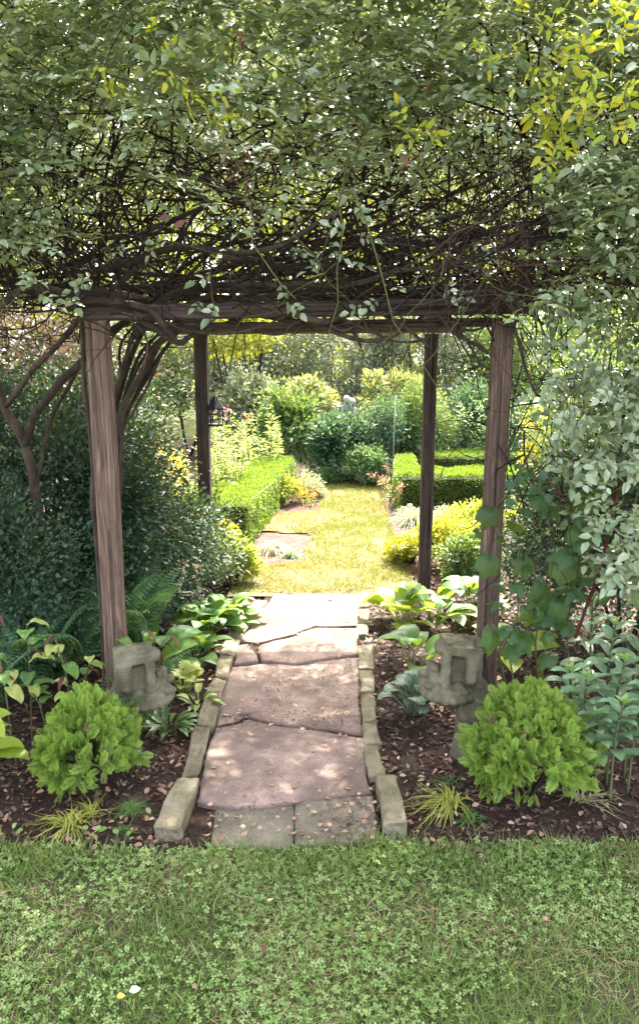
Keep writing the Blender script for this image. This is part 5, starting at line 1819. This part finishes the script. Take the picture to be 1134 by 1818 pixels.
for (px, Y, r, zc, n, sz, mt, lab) in (
        (60, 6.2, (1.0, 0.6, 0.75), 1.15, 13000, 0.04, 'copper', 'sunlit coppery leaved shrub behind the left vine stems'),
        (-250, 7.0, (1.2, 0.8, 1.1), 1.2, 9000, 0.05, 'greyshrub', 'grey green shrub far left behind the coppery one'),
        (1075, 6.4, (0.5, 0.4, 0.85), 0.85, 9000, 0.04, 'midgreen', 'tall sunlit green shrub seen through the right curtain of leaves'),
        (1200, 6.8, (0.9, 0.6, 1.0), 1.0, 9000, 0.045, 'midgreen', 'tall green shrub at the right rim of the far garden'),
        (960, 7.2, (0.16, 0.2, 0.5), 0.62, 3200, 0.032, 'gold', 'narrow upright yellow shrub right of the right post')):
    x = at(px, 800, Y)[0]
    shrub('garden_shrub', lab, 'shrub', (x, Y, 0), r, zc, n, sz, M[mt], SIMPLE, None, 4, 45, 0.5, 0.18, 0.5, 0.014)

# ------------------------------------------------------------------ clipped hedges
def hedge(label, corners, h, n, size=0.019):
    n = int(n * 1.5)
    """corners: four ground points; leaves over the top and all sides of a clipped block"""
    c = np.array([np.array(p, float)[:2] for p in corners])
    ctr = c.mean(0)
    t = thing('clipped_hedge', label, 'hedge', (ctr[0], ctr[1], 0), 'clipped box hedges of the far garden')
    gg = Geo()
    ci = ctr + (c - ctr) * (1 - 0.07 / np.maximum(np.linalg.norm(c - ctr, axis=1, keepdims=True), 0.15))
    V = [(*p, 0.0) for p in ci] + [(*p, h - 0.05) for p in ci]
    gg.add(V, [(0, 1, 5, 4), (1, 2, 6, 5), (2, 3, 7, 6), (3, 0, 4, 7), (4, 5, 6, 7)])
    part('light_blocking_core', gg.mesh('light_blocking_core', M['core'], False), t)  # dark box added inside so that light does not pass through the hedge
    area = [np.linalg.norm(c[(i + 1) % 4] - c[i]) * h for i in range(4)]
    d1, d2 = c[2] - c[0], c[3] - c[1]
    area.append(abs(d1[0] * d2[1] - d1[1] * d2[0]) / 2 * 1.4)
    area = np.array(area)
    face = RNG.choice(5, n, p=area / area.sum())
    u, v = RNG.random(n), RNG.random(n)
    P = np.zeros((n, 3))
    Nn = np.zeros((n, 3))
    for i in range(4):
        m = face == i
        a, b = c[i], c[(i + 1) % 4]
        P[m, :2] = a + (b - a) * u[m, None]
        P[m, 2] = v[m] * h
        e = np.array(((b - a)[1], -(b - a)[0]))
        e = e / np.linalg.norm(e)
        if np.dot(e, (a + b) / 2 - ctr) < 0:
            e = -e
        Nn[m, :2] = e
    m = face == 4
    uu, vv = u[m, None], v[m, None]
    P[m, :2] = (c[0] * (1 - uu) + c[1] * uu) * (1 - vv) + (c[3] * (1 - uu) + c[2] * uu) * vv
    P[m, 2] = h
    Nn[m, 2] = 1
    P += Nn * (((vnoise(P, 7, 151) - 0.5) * 0.04)[:, None] - 0.045 * RNG.random(n)[:, None] ** 1.5 + 0.012 * RNG.random(n)[:, None])
    D = unit(Nn + RNG.normal(size=(n, 3)) * 0.55 + [0, 0, 0.35])
    gg = Geo()
    gg.scatter(SIMPLE, P, frames(D, unit(Nn * 0.4 + RNG.normal(size=(n, 3)) * 0.5 + [0, 0, 0.5])), size * RNG.uniform(0.7, 1.3, n))
    part('foliage', gg.mesh('foliage', M['hedge']), t, kind='stuff')


hedge('long bright clipped hedge running along the left of the sunny lawn', [(-1.22, 6.1), (-0.58, 6.1), (-0.29, 8.7), (-0.85, 8.7)], 0.38, 26000)
hx = lambda px, Y: at(px, 850, Y)[0]
hedge('near bright clipped hedge right of the sunny lawn', [(hx(704, 7.5), 7.5), (hx(930, 7.5), 7.5), (hx(960, 8.0), 8.0), (hx(700, 8.0), 8.0)], 0.38, 19000)
hedge('short clipped hedge running back at the right lawn corner', [(hx(702, 8.05), 8.05), (hx(738, 8.05), 8.05), (hx(732, 9.0), 9.0), (hx(702, 9.0), 9.0)], 0.38, 9000)
hedge('far clipped hedge behind the near one on the right', [(hx(750, 9.1), 9.1), (hx(1010, 9.1), 9.1), (hx(1010, 9.5), 9.5), (hx(745, 9.5), 9.5)], 0.36, 17000)
hedge('clipped hedge right of the right post in the sun', [(hx(940, 7.5), 7.45), (hx(1150, 7.5), 7.45), (hx(1150, 8.0), 8.0), (hx(965, 8.0), 8.05)], 0.36, 13000)


# ------------------------------------------------------------------ flower garden beyond
def spires(name, label, cat, x0, x1, y0, y1, n, h0, h1, mat, leaf=0.06, per=34, tm=SIMPLE_N, flower=None, fsize=0.02, group=None, lean=0.06, fl_n=14, flat=0.25):
    """upright leafy stems, each leaf set round the stem; flowers at the tips"""
    t = thing(name, label, cat, ((x0 + x1) / 2, (y0 + y1) / 2, 0), group)
    B = np.stack([RNG.uniform(x0, x1, n), RNG.uniform(y0, y1, n), np.zeros(n)], -1)
    H = RNG.uniform(h0, h1, n)
    L_ = RNG.normal(size=(n, 3)) * lean
    L_[:, 2] = 1
    k = 5
    s = np.linspace(0, 1, k)
    P = B[:, None] + L_[:, None] * (H[:, None] * s[None])[..., None]
    P[..., :2] += (RNG.normal(size=(n, 1, 2)) * 0.05) * (s ** 2)[None, :, None]
    gg = Geo()
    gg.tubes(P, np.repeat((0.004 * (1 - 0.6 * s))[None], n, 0), 4)
    part('stems', gg.mesh('stems', M['greentwig']), t, kind='stuff')
    f = RNG.random((n, per)) ** 0.8 * 0.85 + 0.15
    i0 = np.minimum((f * (k - 1)).astype(int), k - 2)
    fr = (f * (k - 1) - i0)[..., None]
    ii = np.arange(n)[:, None]
    Q = P[ii, i0] * (1 - fr) + P[ii, i0 + 1] * fr
    Q = Q.reshape(-1, 3)
    m = len(Q)
    a = RNG.uniform(0, 2 * PI, m)
    D = np.stack([np.cos(a), np.sin(a), RNG.uniform(0.0, 0.7, m)], -1)
    gg = Geo()
    gg.scatter(tm, Q, frames(D, unit(RNG.normal(size=(m, 3)) * flat + [0, 0, 1])), leaf * RNG.uniform(0.6, 1.2, m) * (1.15 - 0.6 * f.reshape(-1)))
    part('leaves', gg.mesh('leaves', mat), t, kind='stuff')
    if flower is not None:
        q = P[:, -1][RNG.random(n) < 0.75]
        q = np.repeat(q, fl_n, 0) + RNG.normal(size=(len(q) * fl_n, 3)) * fsize * [1, 1, 0.6]
        gg = Geo()
        gg.scatter(SIMPLE, q, frames(rdirs(len(q), 0.3), rdirs(len(q), 0.6)), fsize * RNG.uniform(0.7, 1.2, len(q)))
        part('flowers', gg.mesh('flowers', flower), t, kind='stuff')
    return t


X_ = lambda px, Y, py=800: at(px, py, Y)[0]
spires('perennial_clump', 'pale sunlit leafy perennials right of the far left post', 'perennial', X_(362, 7.2), X_(425, 7.2), 6.9, 7.9, 36, 0.5, 0.95, M['perennial'], 0.085, 46)
spires('perennial_clump', 'pale sunlit leafy perennials left of the far left post', 'perennial', X_(270, 6.6), X_(345, 6.6), 6.2, 7.2, 36, 0.4, 0.85, M['perennial'], 0.08, 44)
spires('perennial_clump', 'tall pale perennials behind the left clipped hedge', 'perennial', X_(390, 8.8), X_(500, 8.8), 8.4, 9.2, 34, 0.55, 1.0, M['perennial'], 0.09, 44)
spires('pink_flower_clump', 'few pink flowers on tall stems right of the lantern', 'flower', X_(385, 8.2), X_(410, 8.2), 8.0, 8.3, 4, 0.85, 1.0, M['perennial'], 0.07, 20, flower=M['pinkfl'], fsize=0.03)
spires('coneflower', 'rusty coneflower heads above the left clipped hedge', 'flower', X_(430, 8.3), X_(480, 8.3), 8.2, 8.5, 5, 0.6, 0.92, M['perennial'], 0.07, 16, flower=M['salmon'], fsize=0.028, fl_n=9)
shrub('azalea', 'shrub with orange yellow blossom left of the far left post', 'shrub', (X_(288, 5.9), 5.9, 0), (0.16, 0.16, 0.24), 0.62, 420, 0.028, M['yellowfl'], SIMPLE, None, 3, 18, 0.6, 0.16)
shrub('azalea', 'low orange flowered shrub by the dark bush left of the far post', 'shrub', (X_(300, 5.6, 900), 5.6, 0), (0.2, 0.2, 0.12), 0.36, 500, 0.026, M['orange'], SIMPLE, None, 3, 16, 0.6, 0.2)
shrub('golden_spirea', 'golden green spirea at the far left corner of the path', 'shrub', (X_(408, 5.15, 1010), 5.15, 0), (0.19, 0.2, 0.15), 0.16, 5000, 0.025, M['spirea'], SIMPLE, None, 4, 34, 0.55, 0.16)
shrub('golden_spirea', 'small golden shrub right of the far left post', 'shrub', (X_(395, 5.5, 960), 5.5, 0), (0.1, 0.1, 0.1), 0.22, 1200, 0.024, M['gold'], SIMPLE, None, 4, 22, 0.6, 0.2)
shrub('golden_barberry', 'bright golden shrub around the far right post', 'shrub', (X_(805, 5.5, 960), 5.5, 0), (0.3, 0.26, 0.17), 0.18, 5600, 0.025, M['gold'], SIMPLE, None, 5, 40, 0.6, 0.15)
shrub('golden_barberry', 'small golden shrub left of the far right post', 'shrub', (X_(722, 5.6, 980), 5.6, 0), (0.15, 0.16, 0.1), 0.11, 2200, 0.024, M['gold'], SIMPLE, None, 4, 22, 0.6, 0.18)
shrub('golden_barberry', 'loose golden shrub between the two right posts', 'shrub', (X_(840, 6.3, 920), 6.3, 0), (0.34, 0.28, 0.13), 0.2, 4400, 0.028, M['spirea'], SIMPLE, None, 5, 34, 0.6, 0.18)
shrub('golden_barberry', 'golden shrub right of the right front post', 'shrub', (X_(945, 6.0, 920), 6.0, 0), (0.3, 0.3, 0.2), 0.22, 3600, 0.028, M['spirea'], SIMPLE, None, 4, 30, 0.6, 0.18)
shrub('dark_underplanting', 'dark leafy plant at the foot of the far right post', 'plant', (X_(830, 5.2, 1030), 5.2, 0), (0.24, 0.2, 0.15), 0.14, 3000, 0.03, M['midgreen'], SIMPLE, None, 3, 24, 0.6, 0.2)
tuft('lavender_clump', 'pale grassy lavender clump left of the far right post', (X_(735, 6.9, 900), 6.9, 0.0), 420, 0.42, M['pale_grass'], 0.003, (0, 0), 'pale grassy clumps in the far garden', 1.15)
tuft('lavender_clump', 'pale grassy lavender clump right of the far right post', (X_(792, 6.8, 900), 6.8, 0.0), 460, 0.45, M['pale_grass'], 0.003, (0.05, 0), 'pale grassy clumps in the far garden', 1.15)
tuft('grass_clump', 'grey green grass clump in the bark left of the sunny lawn', (X_(485, 5.9, 980), 5.9, 0.02), 300, 0.26, M['pale_grass'], 0.003, (0, 0), 'pale grassy clumps in the far garden', 1.0)
tuft('grass_clump', 'small green grass clump beside the grey green one', (X_(515, 5.75, 985), 5.75, 0.02), 160, 0.14, M['sedge_green'], 0.003, (0, 0), 'pale grassy clumps in the far garden', 1.0)
tuft('grass_clump', 'yellowish grass strip across the bark left of the sunny lawn', (X_(515, 6.75, 935), 6.75, 0.02), 300, 0.16, M['sungrass'], 0.004, (0.2, 0), 'pale grassy clumps in the far garden', 0.7)
shrub('yellow_euphorbia', 'yellow green plant at the far end of the left hedge', 'plant', (X_(512, 7.9, 900), 7.9, 0), (0.14, 0.2, 0.13), 0.13, 1800, 0.03, M['spirea'], SIMPLE, None, 2, 18, 0.5, 0.2)
shrub('cream_plant', 'cream leaved plant left of the far lawn end', 'plant', (X_(545, 8.2, 880), 8.2, 0), (0.14, 0.2, 0.13), 0.13, 1600, 0.028, M['pale_grass'], SIMPLE, None, 2, 18, 0.5, 0.2)
spires('orange_flowers', 'orange flowers left of the far lawn', 'flower', X_(535, 7.8, 890), X_(562, 7.8, 890), 7.6, 8.0, 12, 0.1, 0.2, M['spirea'], 0.035, 16, flower=M['orange'], fsize=0.022, fl_n=10)
spires('salmon_flowers', 'salmon flowers right of the far lawn', 'flower', X_(682, 8.0, 890), X_(705, 8.0, 890), 7.4, 8.6, 26, 0.12, 0.3, M['perennial'], 0.04, 18, flower=M['salmon'], fsize=0.024, fl_n=10)
# dark border at the end of the lawn
for (px, Y, r, zc, n, sz, mt, tm, lab) in (
        (515, 9.7, (0.42, 0.35, 0.5), 0.5, 6500, 0.05, 'midgreen', SIMPLE, 'dark leafy peony left of the cherub statue'),
        (598, 9.3, (0.36, 0.25, 0.36), 0.36, 5200, 0.05, 'bluegreen', SIMPLE, 'dark blue green bush before the cherub statue'),
        (665, 9.5, (0.4, 0.3, 0.5), 0.42, 6000, 0.055, 'bluegreen', SIMPLE_N, 'dark narrow leaved clump right of the cherub statue'),
        (745, 9.8, (0.42, 0.35, 0.55), 0.5, 6000, 0.055, 'midgreen', SIMPLE_N, 'dark narrow leaved clump behind the far right post'),
        (648, 9.05, (0.3, 0.22, 0.23), 0.2, 4600, 0.035, 'sword', SIMPLE, 'light green leafy bush at the end of the lawn'),
        (575, 9.1, (0.26, 0.15, 0.1), 0.09, 2600, 0.03, 'sword', SIMPLE, 'low green ground cover at the left end of the lawn'),
        (835, 10.2, (0.5, 0.35, 0.55), 0.5, 6500, 0.06, 'bluegreen', SIMPLE_N, 'dark long leaved clump between the right posts'),
        (940, 9.6, (0.45, 0.4, 0.45), 0.55, 6000, 0.035, 'bluegreen', SIMPLE, 'rounded blue green bush right of the right post'),
        (450, 10.2, (0.5, 0.35, 0.6), 0.55, 6000, 0.06, 'greyshrub', SIMPLE, 'pale grey leaved clump behind the pink flowers')):
    shrub('border_plant', lab, 'plant', (X_(px, Y), Y, 0), r, zc, n, sz, M[mt], tm, 'plants of the dark far border', 3, 40, 0.55, 0.18)
for (px, Y, r, zc, n, lab) in ((548, 10.3, (0.36, 0.3, 0.3), 0.92, 1500, 'yellow variegated shrub left of the cherub statue'), (700, 10.4, (0.5, 0.3, 0.32), 0.95, 2100, 'yellow variegated shrub right of the cherub statue'),
                               (505, 9.9, (0.25, 0.25, 0.18), 0.72, 900, 'small yellow variegated shrub before the grey leaved clump')):
    shrub('variegated_shrub', lab, 'shrub', (X_(px, Y), Y, 0), r, zc, n, 0.09, M['varieg'], LEAF_N, 'yellow variegated shrubs', 3, 30, 0.5, 0.12)


def sword_clump(label, base, n, L_, mat, w=0.014):
    t = thing('sword_leaved_plant', label, 'plant', base, 'plants with sword leaves')
    me = [blade_leaf(L_, w * 2, 0.0, 84, 40, 0.2, mat=mat, prof=0.55, nl=9, nw=2), blade_leaf(L_, w * 2, 0.0, 78, -50, 0.2, mat=mat, prof=0.55, nl=9, nw=2), blade_leaf(L_ * 0.9, w * 2, 0.0, 88, 75, 0.2, mat=mat, prof=0.55, nl=7, nw=2)]
    for i in range(n):
        place_leaf(me[i % 3], t, (base[0] + RNG.normal() * 0.05, base[1] + RNG.normal() * 0.04, 0), RNG.uniform(0, 2 * PI), RNG.uniform(0.7, 1.1), RNG.uniform(-0.1, 0.1))


sword_clump('iris leaves at the far end of the left hedge', (X_(512, 9.0), 9.0, 0), 14, 0.42, M['sword'])
sword_clump('arching iris leaves left of the far lawn end', (X_(545, 8.95), 8.95, 0), 12, 0.36, M['sword'])
sword_clump('tall sword leaved plant right of the right front post', (X_(940, 9.9), 9.9, 0), 18, 1.15, M['bluegreen'], 0.03)
spires('lily_stems', 'tall leafy lily stems between the right posts', 'lily', X_(800, 9.8), X_(868, 9.8), 9.5, 10.2, 18, 0.7, 1.15, M['sword'], 0.12, 46)
spires('lily_stems', 'leafy lily stems left of the far right post', 'lily', X_(690, 9.9), X_(750, 9.9), 9.6, 10.1, 16, 0.55, 0.9, M['bluegreen'], 0.12, 44)
g = Geo()
sp_ = at(697, 832, 8.9)
g.tubes(np.array([[(sp_[0], 8.9, 0), (sp_[0] + 0.01, 8.9, at(697, 705, 8.9)[2])]]), np.array([[0.0045, 0.004]]), 8)
single('garden_stake', g.mesh('garden_stake', M['pale_paint']), 'thin pale garden stake left of the far right post', 'stake')
# small block of timber and a white rock
me = bpy.data.meshes.new('timber_block')
bm = bmesh.new()
brick(bm, (0, 0, 0), (0.16, 0.09, 0.09))
bmesh.ops.bevel(bm, geom=bm.edges[:], offset=0.008, segments=2, affect='EDGES')
bm.to_mesh(me)
bm.free()
me.materials.append(M['beam'])
b = G(716, 1000)
single('timber_block', me, 'short block of timber in the golden shrub right of the lawn', 'timber block', M=Matrix.Translation((b[0], b[1], 0.06)) @ Matrix.Rotation(0.15, 4, 'Z'))
single('white_rock', remeshed('white_rock', lambda bm_: (ball(bm_, (0, 0, 0.02), (0.045, 0.035, 0.035)), ball(bm_, (0.02, 0.01, 0.04), 0.024)), 0.006, M['palestone'], 2, disp=0.006),
       'small white rock at the far left edge of the lawn', 'rock', M=Matrix.Translation(Vector(G(571, 884))))

# ------------------------------------------------------------------ tall shrubs and trees closing the garden
for (px, Y, r, zc, n, sz, mt, lab) in (
        (470, 12.3, (1.25, 0.7, 1.0), 1.15, 13000, 0.055, 'greyshrub', 'large grey green shrub behind the left of the border'),
        (610, 12.8, (1.2, 0.7, 1.05), 1.2, 12000, 0.055, 'greyshrub', 'large grey green shrub behind the cherub statue'),
        (740, 12.4, (1.1, 0.7, 1.1), 1.2, 11000, 0.055, 'greyshrub', 'large grey green shrub behind the far right post'),
        (870, 13.0, (1.2, 0.8, 1.1), 1.2, 11000, 0.06, 'midgreen', 'large green shrub behind the lily stems'),
        (330, 11.8, (1.1, 0.7, 1.0), 1.15, 10000, 0.055, 'greyshrub', 'large grey green shrub behind the far left post'),
        (180, 11.5, (1.2, 0.8, 1.0), 1.1, 9000, 0.06, 'midgreen', 'large green shrub far behind the left post'),
        (1030, 12.0, (1.3, 0.8, 1.1), 1.2, 9000, 0.06, 'midgreen', 'large green shrub far behind the right curtain'),
        (425, 10.9, (0.62, 0.4, 0.4), 1.72, 3600, 0.055, 'gold', 'sunlit tree branch above the left grey shrubs, its sunlight painted in yellow leaves')):  # tree branch in sun, built as a shrub; golden leaf colour paints the sunlight
    shrub('tall_shrub', lab, 'shrub', (X_(px, Y, 640), Y, 0), r, zc, n, sz, M[mt], SIMPLE, 'tall shrubs closing the garden', 4, 70, 0.55, 0.13, 0.6, 0.025)


def tree(label, x, Y, h, r, n, leaf=0.14):
    t = thing('garden_tree', label, 'tree', (x, Y, 0), 'trees behind the garden')
    stem_part([(x, Y, -0.1), (x + 0.1, Y, h * 0.3), (x - 0.05, Y + 0.1, h * 0.6), (x, Y, h * 0.85)], 0.16, 0.04, M['trunk'], t, 'trunk', 9, 6, 0.1)
    for i in range(6):
        a = i * 1.05 + RNG.uniform(-0.3, 0.3)
        z = h * (0.3 + 0.07 * i)
        e = np.array((x + math.cos(a) * r[0] * 0.75, Y + math.sin(a) * r[1] * 0.75, z + r[2] * 0.5))
        stem_part([(x, Y, z), ((x + e[0]) / 2, (Y + e[1]) / 2, z + r[2] * 0.35), e], 0.06, 0.015, M['trunk'], t, 'limb', 6, 5, 0.1)
    gg = Geo()
    cloud(gg, SIMPLE, (x, Y, h - r[2]), r, n, leaf, 80, 0.6, 0.13, 0.4)
    part('crown', gg.mesh('crown', M['treeleaf']), t, kind='stuff')


tree('sunlit broad tree left behind the pergola', -5.0, 20.0, 11.0, (3.4, 2.8, 4.6), 15000, 0.17)
tree('sunlit broad tree in the middle behind the pergola', 0.2, 21.5, 12.0, (3.6, 2.8, 5.2), 17000, 0.17)
tree('sunlit broad tree right behind the pergola', 5.0, 20.0, 11.0, (3.4, 2.8, 4.6), 15000, 0.17)
tree('sunlit tree at the far left behind the garden', -10.5, 20.5, 10.5, (3.2, 2.8, 4.4), 10000, 0.18)
tree('sunlit tree at the far right behind the garden', 10.5, 20.5, 10.5, (3.2, 2.8, 4.4), 10000, 0.18)
g = Geo()
n = 26000
P = np.stack([RNG.uniform(-32, 32, n), 29 + RNG.normal(size=n) * 1.6, RNG.random(n) ** 0.8 * 11.0], -1)
P[:, 2] *= 0.65 + 0.5 * vnoise(P * [1, 0.2, 0], 0.25, 161)
g.scatter(SIMPLE, P, frames(rdirs(n), rdirs(n, 0.5)), RNG.uniform(0.35, 0.7, n))
single('treeline', g.mesh('treeline', M['treeleaf']), 'distant wood of leafy trees closing the view', 'wood', kind='stuff')
